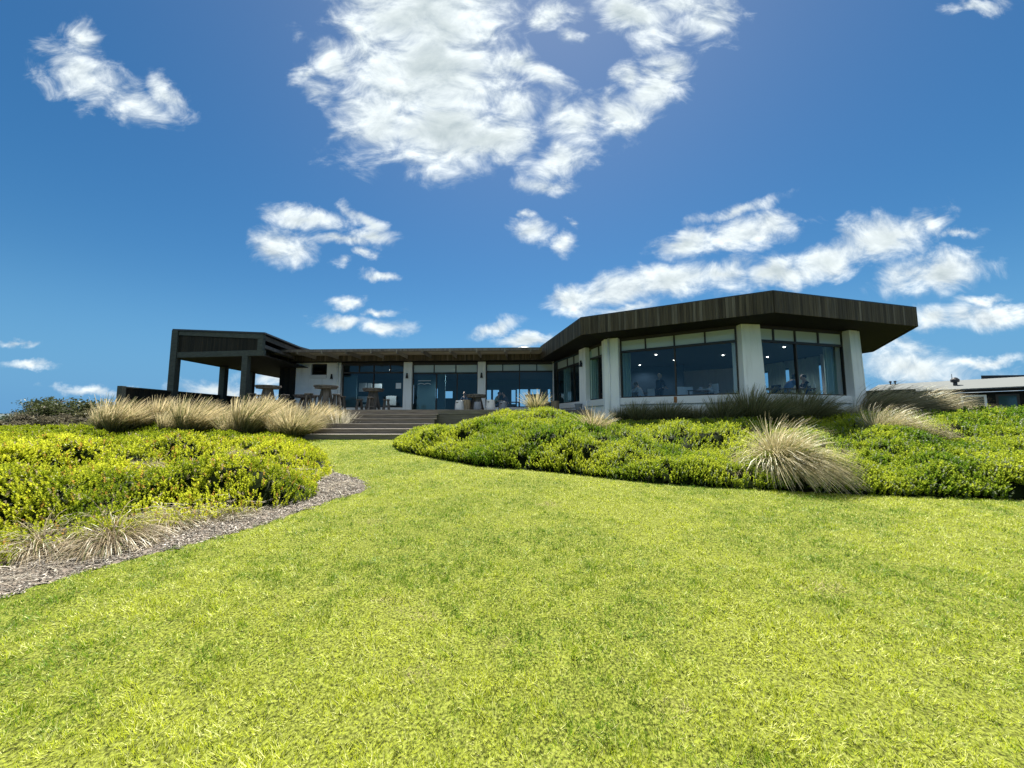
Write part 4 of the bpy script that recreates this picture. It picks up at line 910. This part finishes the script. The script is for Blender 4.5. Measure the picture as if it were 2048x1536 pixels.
# open pavilion on the left
PV = empty('timber_pavilion', (-16.3, 18.4, DECK), 'dark open timber pavilion with tall posts at the left end', 'pavilion')
zb0, zb1, zt0, zt1 = 4.60, 4.86, 5.90, 6.02
xl = P(357, 716, zb0)[0] - .15; yf = P(357, 716, zb0)[1]; bR = P(527, 711.5, zb0); 
FA, FBp = (xl, yf), (bR[0], bR[1]); lf = unit(FA, FBp)[1]
ztl = D(350, 660, yf).z; ztr_ = D(527, 667, bR[1]).z
(pu, pv), _ = unit(FA, FBp)
def pbeam(name, s0, s1, za0, za1, zb_0, zb_1, n0=-.08, n1=.08, m='greybeam'):
    nx, ny = pv, -pu; vs = []
    for s, zlo, zhi in ((s0, za0, za1), (s1, zb_0, zb_1)):
        for n_ in (n1, n0):
            for z in (zlo, zhi): vs.append((FA[0] + pu * s + nx * n_, FA[1] + pv * s + ny * n_, z))
    mb = MB(); mb.add(vs, [(0, 1, 3, 2), (4, 6, 7, 5), (0, 4, 5, 1), (2, 3, 7, 6), (1, 5, 7, 3), (0, 2, 6, 4)]); return mb.build(name, M[m], PV)
zslope = lambda s: ztl + (ztr_ - ztl) * s / lf
pbeam('beam', .14, lf + .05, zb0, zb1, zb0, zb1)
pbeam('beam', .14, lf, zslope(0) - .27, zslope(0) - .04, zslope(lf) - .27, zslope(lf) - .04)
pbeam('short_post', lf - .28, lf - .02, zb1 + .002, zslope(lf) - .275, zb1 + .002, zslope(lf) - .275)
mb = MB(); s = .14
while s < lf - .3:
    nx, ny = pv, -pu; e = s + .088
    q = [(FA[0] + pu * a_ + nx * n_, FA[1] + pv * a_ + ny * n_) for a_, n_ in ((s, .03), (e, .03), (e, -.02), (s, -.02))]; mb.hexa(q, zb1 - .002, zslope(s) - .272); s += .095
mb.build('boarding', M['darktimber'], PV)
for nm, x_, y_, w, zt in (('post', xl, yf, .30, ztl - .04), ('post', FA[0] + pu * cpt(486, FA, FBp), FA[1] + pv * cpt(486, FA, FBp) + .05, .26, zb0), ('post', xl + .1, 21.2, .30, zb0), ('post', xl + .1, 23.5, .26, zb0), ('post', xl + .1, 26.9, .3, zb0), ('post', -13.0, 26.9, .3, zb0)):
    mb = MB(); mb.box((x_, y_, (DECK + zt) / 2), (w, w, zt - DECK)); mb.build('post', M['greybeam'], PV, bevel=.01)
# roof slab, soffit and side fascia
yb_ = 27.2; ex = P(594, 689, EYE + 4.0)
vs = []; rp = [(xl - .15, yf - .12, ztl), (FBp[0] + .08, FBp[1] - .12, ztr_), (-11.5, 21.6, ztr_ - .08), (-11.4, yb_, ztr_ - .05), (xl - .15, yb_, ztl)]
for x_, y_, z in rp: vs.append((x_, y_, z - .04))
for x_, y_, z in rp: vs.append((x_, y_, z + .03))
mb = MB(); mb.add(vs, [(4, 3, 2, 1, 0), (5, 6, 7, 8, 9)] + [(i, (i + 1) % 5, 5 + (i + 1) % 5, 5 + i) for i in range(5)]); mb.build('roof', M['darkmetal'], PV)
mb = MB(); mb.poly([(xl - .1, yf + .12), (FBp[0], FBp[1] + .12), (-11.6, 21.55), (-11.6, yb_ - .05), (xl - .1, yb_ - .05)], zb0 + .01, zb0 + .05); mb.build('ceiling_lining', M['soffit'], PV)
mb = MB(); a, b = (xl - .1, yb_), (xl - .1, yf + .2); boards(mb, a, b, zb0 - .02, ztl - .06)
mb.build('side_boarding', M['darktimber'], PV)
mb = MB(); mb.beam((FBp[0] - .05, FBp[1] + .1, ztr_ - .20), (-11.75, 21.5, ztr_ - .28), .06, .22); mb.beam((FBp[0] - .05, FBp[1] + .1, zb1 + .2), (-11.9, 20.6, zb1 + .2), .05, .16); mb.build('side_beam', M['outdoor'], PV)
mb = MB(); boards(mb, (-13.3, 21.9), (A[0] + unit(A, B)[0][0] * (c(589) - .01), A[1] + unit(A, B)[0][1] * (c(589) - .01)), DECK, SOF - .03, n0=-.1); boards(mb, (-13.3, 27.3), (-13.3, 22.0), DECK, SOF); mb.build('back_boarding', M['darktimber'], PV)
# side fence
FN = empty('side_fence', (-16.5, 15.8, DECK), 'low dark boarded fence closing the left side of the deck', 'fence')
fx = XK(243, 780) * 15.8
mb = MB(); mb.box((fx, 15.8, 2.45), (.19, .19, 1.12 + .06)); mb.build('post', M['greybeam'], FN, bevel=.008)
mb = MB(); boards(mb, (fx + .02, 15.9), (fx + .06, 27.0), DECK - .3, 2.98, w=.14); mb.build('boarding', M['darktimber'], FN)
mb = MB(); mb.beam((fx + .02, 15.9, 3.0), (fx + .06, 27.0, 3.0), .12, .045); mb.build('cap_rail', M['greybeam'], FN)

# ------------------------------------------------------------------ furniture on the deck
def octa(mb, c_, r, z0, z1, n=10, rz=.2, rnd=.7):
    mb.poly([(c_[0] + r * math.cos(rz + 2 * math.pi * i / n), c_[1] + r * math.sin(rz + 2 * math.pi * i / n)) for i in range(n)], z0, z1, rnd)
def round_table(px, Y, r, h, label, group='round timber tables on the deck', nleg=4):
    c_ = (XK(px) * Y, Y); root = empty('round_table', (c_[0], c_[1], DECK), label, 'table', group)
    mb = MB(); n = 20; k = max(5, int(2 * r / .13)); w = 2 * r / k                         # planked top cut round
    for i in range(k):
        x0_ = -r + i * w; x1_ = x0_ + w - .006; f = lambda x: math.sqrt(max(0, r * r - x * x))
        xs_ = [x0_ + (x1_ - x0_) * j / 4 for j in range(5)]; pts = [(c_[0] + x, c_[1] - f(x)) for x in xs_] + [(c_[0] + x, c_[1] + f(x) + 1e-3) for x in xs_[::-1]]
        mb.poly(pts, DECK + h - .07, DECK + h)
    mb.build('table_top', M['outdoor'], root, bevel=.004)
    mb = MB(); octa(mb, c_, r * .93, DECK + h - .14, DECK + h - .072, 12); mb.build('rim', M['outdoor'], root)
    for i in range(nleg):
        a = .5 + 2 * math.pi * i / nleg; d = Vector((math.cos(a), math.sin(a), 0))
        t = Vector((c_[0], c_[1], DECK + h - .142)) + d * r * .26; b = Vector((c_[0], c_[1], DECK + .002)) + d * r * .62
        mb = MB(); mb.beam(t, b, .25, .11, up=d); mb.build('leg', M['outdoor'], root)
    mb = MB(); octa(mb, c_, r * .30, DECK + h * .35, DECK + h * .42, 8); mb.build('brace', M['outdoor'], root)
    return root
def bar_stool(px, Y, h, r, label, group='timber bar stools round the tall tables', rz=.3):
    c_ = (XK(px) * Y, Y); root = empty('bar_stool', (c_[0], c_[1], DECK), label, 'stool', group)
    mb = MB(); octa(mb, c_, r, DECK + h - .055, DECK + h, 14); mb.build('seat', M['outdoor'], root, bevel=.01)
    for i in range(4):
        a = rz + math.pi / 4 + math.pi / 2 * i; d = Vector((math.cos(a), math.sin(a), 0))
        mb = MB(); mb.beam(Vector((c_[0], c_[1], DECK + h - .057)) + d * r * .62, Vector((c_[0], c_[1], DECK + .002)) + d * r * 1.08, .065, .05); mb.build('leg', M['outdoor'], root)
    for i in range(4):
        a = rz + math.pi / 4 + math.pi / 2 * i; b = a + math.pi / 2; q = r * .98
        mb = MB(); mb.beam((c_[0] + math.cos(a) * q, c_[1] + math.sin(a) * q, DECK + .18), (c_[0] + math.cos(b) * q, c_[1] + math.sin(b) * q, DECK + .18), .03, .045); mb.build('rung', M['outdoor'], root)
    return root
round_table(535, 17.3, .52, 1.10, 'tall round table in front of the pavilion, furthest left')
round_table(651, 17.5, .52, 1.12, 'tall round table in front of the white wall')
round_table(611, 19.4, .56, .82, 'lower round table half hidden behind the tall one at the white wall')
round_table(746, 18.6, .50, 1.08, 'tall round table in front of the window beside the glass doors')
round_table(953, 18.3, .50, .76, 'low round table right of the glass doors')
round_table(1071, 18.4, .50, .76, 'low round table in front of the right window, behind the thin straw tussock')
for px, Y, h, r, lb in ((503, 17.1, .74, .17, 'bar stool furthest left, beside the pavilion post'), (517, 18.3, .76, .18, 'bar stool just left of the leftmost tall table'), (569, 17.6, .72, .19, 'bar stool right of the leftmost tall table'), (584, 19.3, .56, .2, 'low stool in the shade before the dark back boarding'),
    (617, 17.1, .74, .18, 'bar stool left of the tall table at the white wall'), (634, 18.1, .72, .18, 'bar stool tucked behind the tall table at the white wall'), (673, 17.6, .74, .19, 'bar stool right of the tall table at the white wall'), (684, 18.2, .68, .18, 'bar stool nearest the downpipe'),
    (719, 18.3, .54, .17, 'bar stool left of the tall table before the window'), (741, 17.9, .62, .17, 'bar stool in front of the tall table before the window'), (773, 18.3, .54, .17, 'bar stool right of the tall table before the window')):
    bar_stool(px, Y, h, r, lb, rz=px * .37)
def drum(px, Y, r, h, m, label, slot=True):
    c_ = (XK(px) * Y, Y, DECK + .002); mb = MB(); n = 28
    mb.lathe(c_, [(r * .97, 0), (r * 1.03, .03), (r * 1.05, h * .25), (r * .98, h * .62), (r * .88, h - .03), (r * .84, h)], n)
    root = mb.build('drum_stool', M[m], None, smooth=False); 
    for p in root.data.polygons: p.use_smooth = abs(p.normal.z) < .9
    tag(root, label, 'stool', 'drum shaped stools round the low tables')
    if slot:
        s = MB(); s.box((c_[0] - r * .35, c_[1] - r * .86, DECK + h - .10), (.10, .05, .035), .35); o = s.build('handle_slot', M['black'], None); o.parent = root
    return root
drum(919, 17.9, .20, .46, 'ceramic', 'pale drum stool left of the pale stump beside the glass doors')
drum(981, 17.7, .21, .48, 'ceramic', 'pale drum stool in front of the right hand pier, brightest of all')
drum(1006, 18.1, .20, .42, 'greyceramic', 'mid grey drum stool right of the brightest pale one')
drum(955, 17.6, .17, .38, 'greyceramic', 'dark grey drum stool under the low table by the doors', False)
def stump(px, Y, r, h, label):
    c_ = (XK(px) * Y, Y); mb = MB(); n = 18
    prof = [(r * (1 + .03 * math.sin(i * 2.3)) * math.cos(2 * math.pi * i / n), r * (1 + .03 * math.cos(i * 3.1)) * math.sin(2 * math.pi * i / n)) for i in range(n)]
    mb.poly([(c_[0] + a, c_[1] + b) for a, b in prof], DECK + .002, DECK + h); o = mb.build('stump_stool', M['stump'], None, bevel=.012); return tag(o, label, 'stool', 'timber stump stools')
stump(933, 18.1, .19, .50, 'pale timber stump stool between the doors and the low table')
stump(1110, 18.3, .20, .46, 'brown timber stump stool in the corner by the side window')
stump(1092, 18.7, .19, .44, 'darker timber stump stool beside the corner one')
mb = MB(); c_ = (XK(1157) * 17.0, 17.0, DECK + .002); mb.lathe(c_, [(.13, 0), (.17, .20), (.18, .22), (.18, .27), (.15, .27), (.15, .22)], 20); tag(mb.build('planter_pot', M['greyceramic'], None), 'small grey round pot at the right end of the deck', 'pot')
BN = empty('timber_bench', (XK(400) * 16.9, 16.9, DECK), 'long low timber bench inside the dark side fence', 'bench')
mb = MB(); xa, xb = XK(365) * 16.9, XK(425) * 16.9
for k in range(3): mb.hexa([(xa, 16.9 + .13 * k), (xb, 16.9 + .13 * k), (xb, 17.02 + .13 * k), (xa, 17.02 + .13 * k)], DECK + .40, DECK + .45)
mb.build('seat', M['outdoor'], BN)
for xx in (xa + .15, xb - .15): mb = MB(); mb.box((xx, 17.09, DECK + .2), (.08, .34, .398)); mb.build('leg', M['outdoor'], BN)
# wall lamps
def wall_lamp(a, b, s, out, z, label):
    (ux, uy), _ = unit(a, b); nx, ny = uy, -ux; p = (a[0] + ux * s + nx * (out + .07), a[1] + uy * s + ny * (out + .07))
    root = empty('wall_lamp', (p[0], p[1], z), label, 'wall lamp', 'black lamps on the white piers')
    mb = MB(); mb.lathe((p[0], p[1], z - .14), [(.075, 0), (.07, .03), (.045, .2), (.04, .28)], 14); mb.build('shade', M['black'], root, smooth=False)
    mb = MB(); mb.beam((p[0], p[1], z), (p[0] - nx * .075, p[1] - ny * .075, z), .05, .10); mb.build('bracket', M['black'], root)
wall_lamp(A, B, c(662), 0, 4.10, 'black wall lamp right of the small high window'); wall_lamp(A, B, c(814), .06, 4.12, 'black wall lamp on the pier left of the glass doors')
wall_lamp(A, B, c(963), .06, 4.12, 'black wall lamp on the pier right of the glass doors'); wall_lamp(V0, V1, sp_, .10, 4.20, 'black wall lamp on the narrow pier between the two side windows')
mb = MB(); p = D(1104, 724, 20.85); mb.box((p.x, 20.98, p.z + .03), (.05, .2, .05)); mb.tube([(p.x, 20.95, p.z), (p.x - .05, 20.70, p.z - .05)], .045, 12); tag(mb.build('security_camera', M['black'], None), 'small black security camera under the eave in the inner corner', 'camera')

# ------------------------------------------------------------------ diners and interior furniture
def seated(loc, face, label, shirt, hair, lean=.15, scale=1.0, stand=False, arms=.40, seed=0):
    """one skinned body; clothing and hair are children"""
    g = random.Random(seed); root = empty('person', loc, label, 'person', 'diners behind the windows')
    root.rotation_euler = (0, 0, face); root.scale = (scale,) * 3
    J, E, Rd = [], [], []
    def j(x, y, z, r, par=None):
        J.append((x, y, z)); Rd.append(r); i = len(J) - 1
        if par is not None: E.append((par, i))
        return i
    pz = .92 if stand else .52; L_ = lean
    pel = j(0, 0, pz, .135); wa = j(0, .10 * L_, pz + .16, .12, pel); ch = j(0, .55 * L_, pz + .36, .135, wa); ne = j(0, .95 * L_, pz + .53, .06, ch); nk = j(0, 1.15 * L_, pz + .60, .052, ne); hd = j(0, 1.35 * L_ + .02, pz + .70, .088, nk); ht = j(0, 1.45 * L_ + .02, pz + .79, .075, hd)
    for s in (-1, 1):
        sh = j(s * .17, .85 * L_, pz + .47, .058, ne)
        el = j(s * .24, .5 * arms + .6 * L_, pz + (.22 if not stand else .18), .042, sh); wr = j(s * .13, arms + .5 * L_, pz + (.27 if not stand else .16), .028, el); pa = j(s * .10, arms + .08 + .5 * L_, pz + .27 if not stand else pz + .14, .030, wr)
        for q in range(4): f1 = j(s * .10 + (q - 1.5) * .022, arms + .14 + .5 * L_ + .008 * (q in (1, 2)), pz + (.265 if not stand else .12), .009, pa); j(s * .10 + (q - 1.5) * .024, arms + .175 + .5 * L_ + .01 * (q in (1, 2)), pz + (.25 if not stand else .10), .008, f1)
        j(s * .10 - s * .045, arms + .10 + .5 * L_, pz + (.262 if not stand else .14), .010, pa)
        hp = j(s * .10, .02, pz - .03, .09, pel)
        if stand: kn = j(s * .11, .03, .50, .062, hp); an = j(s * .11, 0, .09, .042, kn); j(s * .12, .14, .035, .035, an)
        else: kn = j(s * .12, .42, .52, .065, hp); an = j(s * .12, .40, .10, .042, kn); j(s * .13, .54, .04, .035, an)
    def skin(name, idx, grow, m, sub=2):
        mp = {k: i for i, k in enumerate(idx)}; me = bpy.data.meshes.new(name)
        me.from_pydata([J[k] for k in idx], [(mp[a], mp[b]) for a, b in E if a in mp and b in mp], []); me.materials.append(m)
        o = bpy.data.objects.new(name, me); C.objects.link(o); md = o.modifiers.new('skin', 'SKIN'); md.use_smooth_shade = True
        if not me.skin_vertices: me.skin_vertices.new(name='sk') if hasattr(me.skin_vertices, 'new') else None
        for k, i in mp.items():
            try: me.skin_vertices[0].data[i].radius = (Rd[k] * grow,) * 2
            except Exception: pass
        o.modifiers.new('subdivision', 'SUBSURF').levels = sub; o.modifiers['subdivision'].render_levels = sub
        o.parent = root; return o
    def skin_mesh(name, idx, grow, m):
        bm = bmesh.new(); ly = bm.verts.layers.skin.verify(); vs = {}
        for k in idx: v = bm.verts.new(J[k]); v[ly].radius = (Rd[k] * grow,) * 2; v[ly].use_root = (k == pel or (pel not in idx and k == idx[0])); vs[k] = v
        for a, b in E:
            if a in vs and b in vs: bm.edges.new((vs[a], vs[b]))
        me = bpy.data.meshes.new(name); bm.to_mesh(me); bm.free(); me.materials.append(m)
        o = bpy.data.objects.new(name, me); C.objects.link(o); md = o.modifiers.new('skin', 'SKIN'); md.use_smooth_shade = True
        sb = o.modifiers.new('subdivision', 'SUBSURF'); sb.levels = 1; sb.render_levels = 2; o.parent = root; return o
    skin_mesh('body', list(range(len(J))), 1.0, M['skin'])
    arm = [i for i in range(len(J))]
    top = [pel, wa, ch, ne] + [k for a, k in E if a == ne and k != nk]
    top += [k for a, k in E if a in top[4:]]
    skin_mesh('shirt', top, 1.16, M[shirt])
    legs = [pel]; 
    for a, b in E:
        if a in legs and b not in (wa,): legs.append(b)
    for _ in range(2):
        for a, b in E:
            if a in legs and b not in legs and b != wa: legs.append(b)
    skin_mesh('trousers', legs[:7] if not stand else legs, 1.12, M['navy'])
    def ell(name, c_, r, m, n=10, cut=-2):
        vs, fs = [], []; nu = 14
        for i in range(n + 1):
            ph = math.pi * i / n
            for k in range(nu): th = 2 * math.pi * k / nu; vs.append((c_[0] + r[0] * math.sin(ph) * math.cos(th), c_[1] + r[1] * math.sin(ph) * math.sin(th), c_[2] + r[2] * max(cut, math.cos(ph))))
        for i in range(n):
            for k in range(nu): fs.append((i * nu + k, (i + 1) * nu + k, (i + 1) * nu + (k + 1) % nu, i * nu + (k + 1) % nu))
        me = bpy.data.meshes.new(name); me.from_pydata(vs, [], fs); me.materials.append(M[m]); me.polygons.foreach_set('use_smooth', [True] * len(fs)); o = bpy.data.objects.new(name, me); C.objects.link(o); o.parent = root; return o
    hx, hy, hz = J[hd]
    ell('face', (hx, hy + .015, hz + .015), (.076, .095, .115), 'skin'); ell('nose', (hx, hy + .112, hz + .005), (.013, .02, .022), 'skin', 6)
    for s in (-1, 1): ell('eye', (hx + s * .03, hy + .098, hz + .03), (.012, .010, .008), 'black', 6); ell('ear', (hx + s * .078, hy, hz + .01), (.012, .022, .032), 'skin', 6)
    ell('mouth', (hx, hy + .103, hz - .045), (.025, .006, .006), 'rust', 6)
    ell('hair', (hx, hy - .025, hz + .045), (.092, .10, .105), hair, 10, -.45)
    if shirt == 'blue': ell('hair', (hx, hy - .09, hz - .06), (.07, .05, .15), hair, 8)
    return root
def table_in(px, Y, w, dpt, label, h=.75, m='wood', rz=0.0):
    x = XK(px) * Y; root = empty('dining_table', (x, Y, DECK + .02), label, 'table', 'dining tables indoors')
    mb = MB(); mb.box((x, Y, DECK + h), (w, dpt, .04)); mb.build('table_top', M[m], root, bevel=.004)
    for sx in (-1, 1):
        for sy in (-1, 1): mb = MB(); mb.box((x + sx * (w / 2 - .05), Y + sy * (dpt / 2 - .05), DECK + .02 + (h - .04) / 2), (.05, .05, h - .042)); mb.build('leg', M[m], root)
    return (x, Y, DECK + h + .02)
def chair_in(px, Y, face, label, m='white', high=False):
    x = XK(px) * Y; sh = .46 if not high else .55; root = empty('high_chair' if high else 'dining_chair', (x, Y, DECK + .02), label, 'high chair' if high else 'chair', None if high else 'chairs indoors'); ca, sa = math.cos(face), math.sin(face)
    f = lambda a, b: (x + a * ca - b * sa, Y + a * sa + b * ca)
    def bx(name, a, b, z, s):
        q = f(a, b); mb = MB(); mb.box((q[0], q[1], DECK + z), s, face); mb.build(name, M[m], root, bevel=.006)
    bx('seat', 0, 0, sh, (.42, .42, .04)); bx('backrest', 0, -.20, sh + .25, (.40, .03, .38))
    for a in (-.18, .18):
        for b in (-.18, .18): bx('leg', a, b, .02 + (sh - .04) / 2, (.035, .035, sh - .045))
    if high: bx('tray', 0, .30, sh + .20, (.46, .30, .03)); bx('arm', -.21, .12, sh + .16, (.03, .30, .03)); bx('arm', .21, .12, sh + .16, (.03, .30, .03))
    return root
FZ = DECK + .022
def at(px, Y): return (XK(px) * Y, Y, FZ)
table_in(1590, 15.0, 1.1, .8, 'table with bottle and glasses behind the right window'); table_in(1536, 14.9, .9, .7, 'table with a white bowl beside the middle pier')
table_in(1400, 16.0, 1.3, .7, 'table left of the high chair behind the wide window'); table_in(1285, 17.4, 1.2, .8, 'table of the seated pair at the left of the wide window')
table_in(1000, 25.5, 2.6, .8, 'long dark table far inside the long wing')
chair_in(1358, 15.8, 0, 'white chair seen from behind at the mullion of the wide window'); chair_in(1372, 15.9, 0, 'white chair right of the mullion of the wide window'); chair_in(1310, 16.6, -1.2, 'white chair next to the standing grey haired man')
chair_in(1422, 15.3, 1.9, 'white high chair with tray holding a small child', high=True); chair_in(1562, 14.9, -1.3, 'dark chair of the woman in the blue shirt', 'navy')
seated(at(1572, 15.0), R(-80), 'dark haired woman in a blue shirt leaning over a table behind the right window', 'blue', 'hair', .35, 1.0, seed=1)
seated(at(1618, 15.4), R(80), 'person in dark clothes facing the woman in blue', 'navy', 'hair', .1, 1.0, seed=2)
seated(at(1319, 16.9), R(-60), 'grey haired man in dark clothes standing behind the wide window', 'navy', 'skin', .05, .9, True, .3, 3)
seated(at(1268, 17.6), R(-50), 'person in white leaning left at the far left table', 'whitecloth', 'greyhair', .2, .92, seed=4)
seated(at(1284, 17.0), R(30), 'broad person in white seen from behind at the far left table', 'whitecloth', 'hair', .25, .92, seed=5)
o = seated((at(1422, 15.3)[0], 15.3, FZ + .28), R(100), 'small child in white sitting in the high chair', 'whitecloth', 'greyhair', .0, .52, seed=6)
seated(at(930, 24.5), R(170), 'person in dark jacket sitting far inside, right of the glass doors', 'navy', 'hair', .1, seed=7)
seated(at(991, 25.0), R(-120), 'diner with raised arm at the left of the right wing window', 'greenish', 'hair', .2, seed=8); seated(at(1014, 25.0), R(120), 'diner facing left at the long dark table', 'navy', 'hair', .2, seed=9)
seated(at(1199, 18.4), R(150), 'person in black silhouetted in the side window next to the corner pier', 'navy', 'hair', .1, seed=10)
p = at(1631, 15.0); mb = MB(); mb.lathe((p[0], p[1], DECK + .772), [(.035, 0), (.038, .16), (.015, .22), (.014, .28)], 12); tag(mb.build('bottle', M['bottle'], None), 'pale bottle standing on the table behind the right window', 'bottle')
p = at(1620, 14.9); mb = MB(); mb.lathe((p[0], p[1], DECK + .772), [(.03, 0), (.005, .01), (.005, .08), (.035, .1), (.04, .16), (.03, .2)], 12); tag(mb.build('wine_glass', M['bottle'], None), 'stemmed glass left of the bottle on the table', 'glass')
p = at(1527, 14.85); mb = MB(); mb.lathe((p[0], p[1], DECK + .772), [(.05, 0), (.12, .05), (.14, .08), (.13, .08)], 16); tag(mb.build('bowl', M['white'], None), 'white bowl on the table beside the middle pier', 'bowl')
p = at(1402, 16.0); mb = MB(); mb.lathe((p[0], p[1], DECK + .772), [(.04, 0), (.08, .06), (.07, .12), (.03, .15)], 14); tag(mb.build('teapot', M['white'], None), 'small white pot on the table left of the high chair', 'pot')

# ------------------------------------------------------------------ neighbouring building on the right
NB = empty('neighbouring_building', (40, 34, 1.6), 'long low neighbouring building with grey metal roof at the right edge', 'building')
ze = EYE + 2.75
E0, E1 = P(1735, 788, ze), P(2048, 774.5, ze); (eu, ev), el_ = unit(E0, E1)
E1 = (E0[0] + eu * (el_ + 22), E0[1] + ev * (el_ + 22)); en = (-ev, eu)            # away from the camera side
if en[0] < 0: en = (ev, -eu)
def nb(s, n_): return (E0[0] + eu * s + en[0] * n_, E0[1] + ev * s + en[1] * n_)
tot = el_ + 22
mb = MB(); zr = ze + 1.15; a, b, c_, d_ = nb(-.1, -.5), nb(tot, -.5), nb(tot, 5), nb(-.1, 5)
mb.add([(a[0], a[1], ze), (b[0], b[1], ze), (c_[0], c_[1], zr), (d_[0], d_[1], zr), (a[0], a[1], ze + .07), (b[0], b[1], ze + .07), (c_[0], c_[1], zr + .07), (d_[0], d_[1], zr + .07)], [(0, 1, 2, 3), (7, 6, 5, 4), (0, 4, 5, 1), (1, 5, 6, 2), (2, 6, 7, 3), (3, 7, 4, 0)]); mb.build('roof', M['roofmetal'], NB)
mb = MB(); mb.hexa([nb(-.1, -.5), nb(tot, -.5), nb(tot, -.4), nb(-.1, -.4)], ze - .26, ze - .002); mb.build('eave_fascia', M['darktimber'], NB)
mb = MB(); q = [nb(0, 0), nb(tot, 0), nb(tot, 9), nb(0, 9)]; mb.hexa(q, .8, ze - .27); mb.build('wall', M['darktimber'], NB)
for pa, pb in ((1922, 1974), (1992, 2040), (2050, 2090), (2100, 2160)):
    sa_, sb_ = cpt(pa, E0, E1), cpt(pb, E0, E1)
    mb = MB(); mb.hexa([nb(sa_, -.05), nb(sb_, -.05), nb(sb_, -.01), nb(sa_, -.01)], 1.9, ze - .5); w = mb.build('window', M['render'] if pa < 1930 else M['frame'], NB)
    mb = MB(); mb.hexa([nb(sa_ + .15, -.09), nb(sb_ - .15, -.09), nb(sb_ - .15, -.055), nb(sa_ + .15, -.055)], 2.0, ze - .65); g_ = mb.build('pane', mat('dark_far_glass', (.03, .07, .07), .06, spec=.8), w)
mb = MB(); p = D(1908, 762, 40)
s_ = cpt(1908, E0, E1); v = nb(s_, 1.8); zv = ze + .07 + 1.15 * 2.3 / 5.5
mb.lathe((v[0], v[1], zv - .1), [(.14, 0), (.14, .35), (.28, .40), (.30, .62), (.16, .80), (.05, .84)], 14); mb.tube([(v[0] - .25, v[1], zv + .55), (v[0] - .25, v[1], zv + 1.05)], .02, 6); mb.build('roof_vent', M['darkmetal'], NB)
for px in (1761, 1771): s_ = cpt(px, E0, E1); v = nb(max(s_, .3), 4.6); mb = MB(); mb.lathe((v[0], v[1], zr - .1), [(.06, 0), (.06, .3), (.13, .32), (.10, .45), (.02, .48)], 10); mb.build('roof_vent', M['darkmetal'], NB)
mb = MB(); s1_, s2_ = cpt(1952, E0, E1), cpt(2012, E0, E1); mb.add([(*nb(s1_, 6), zr - .2), (*nb(s2_ + 3, 6), zr - .2), (*nb(s2_ + 3, 8), zr - .2), (*nb(s1_, 8), zr - .2), (*nb(s1_, 6), zr + .48), (*nb(s2_ + 3, 6), zr + .12), (*nb(s2_ + 3, 8), zr + .12), (*nb(s1_, 8), zr + .48)], [(3, 2, 1, 0), (4, 5, 6, 7), (0, 1, 5, 4), (1, 2, 6, 5), (2, 3, 7, 6), (3, 0, 4, 7)]); mb.build('upper_roof', M['darkmetal'], NB)
PW = MB(); a = D(1725, 782, 30); b = D(1831, 779, 28); PW.hexa([(a.x, 30), (b.x, 28), (b.x, 28.25), (a.x, 30.25)], 1.2, a.z); tag(PW.build('garden_wall', M['darktimber'], None), 'dark low screen wall between the dining room and the neighbouring building', 'wall')
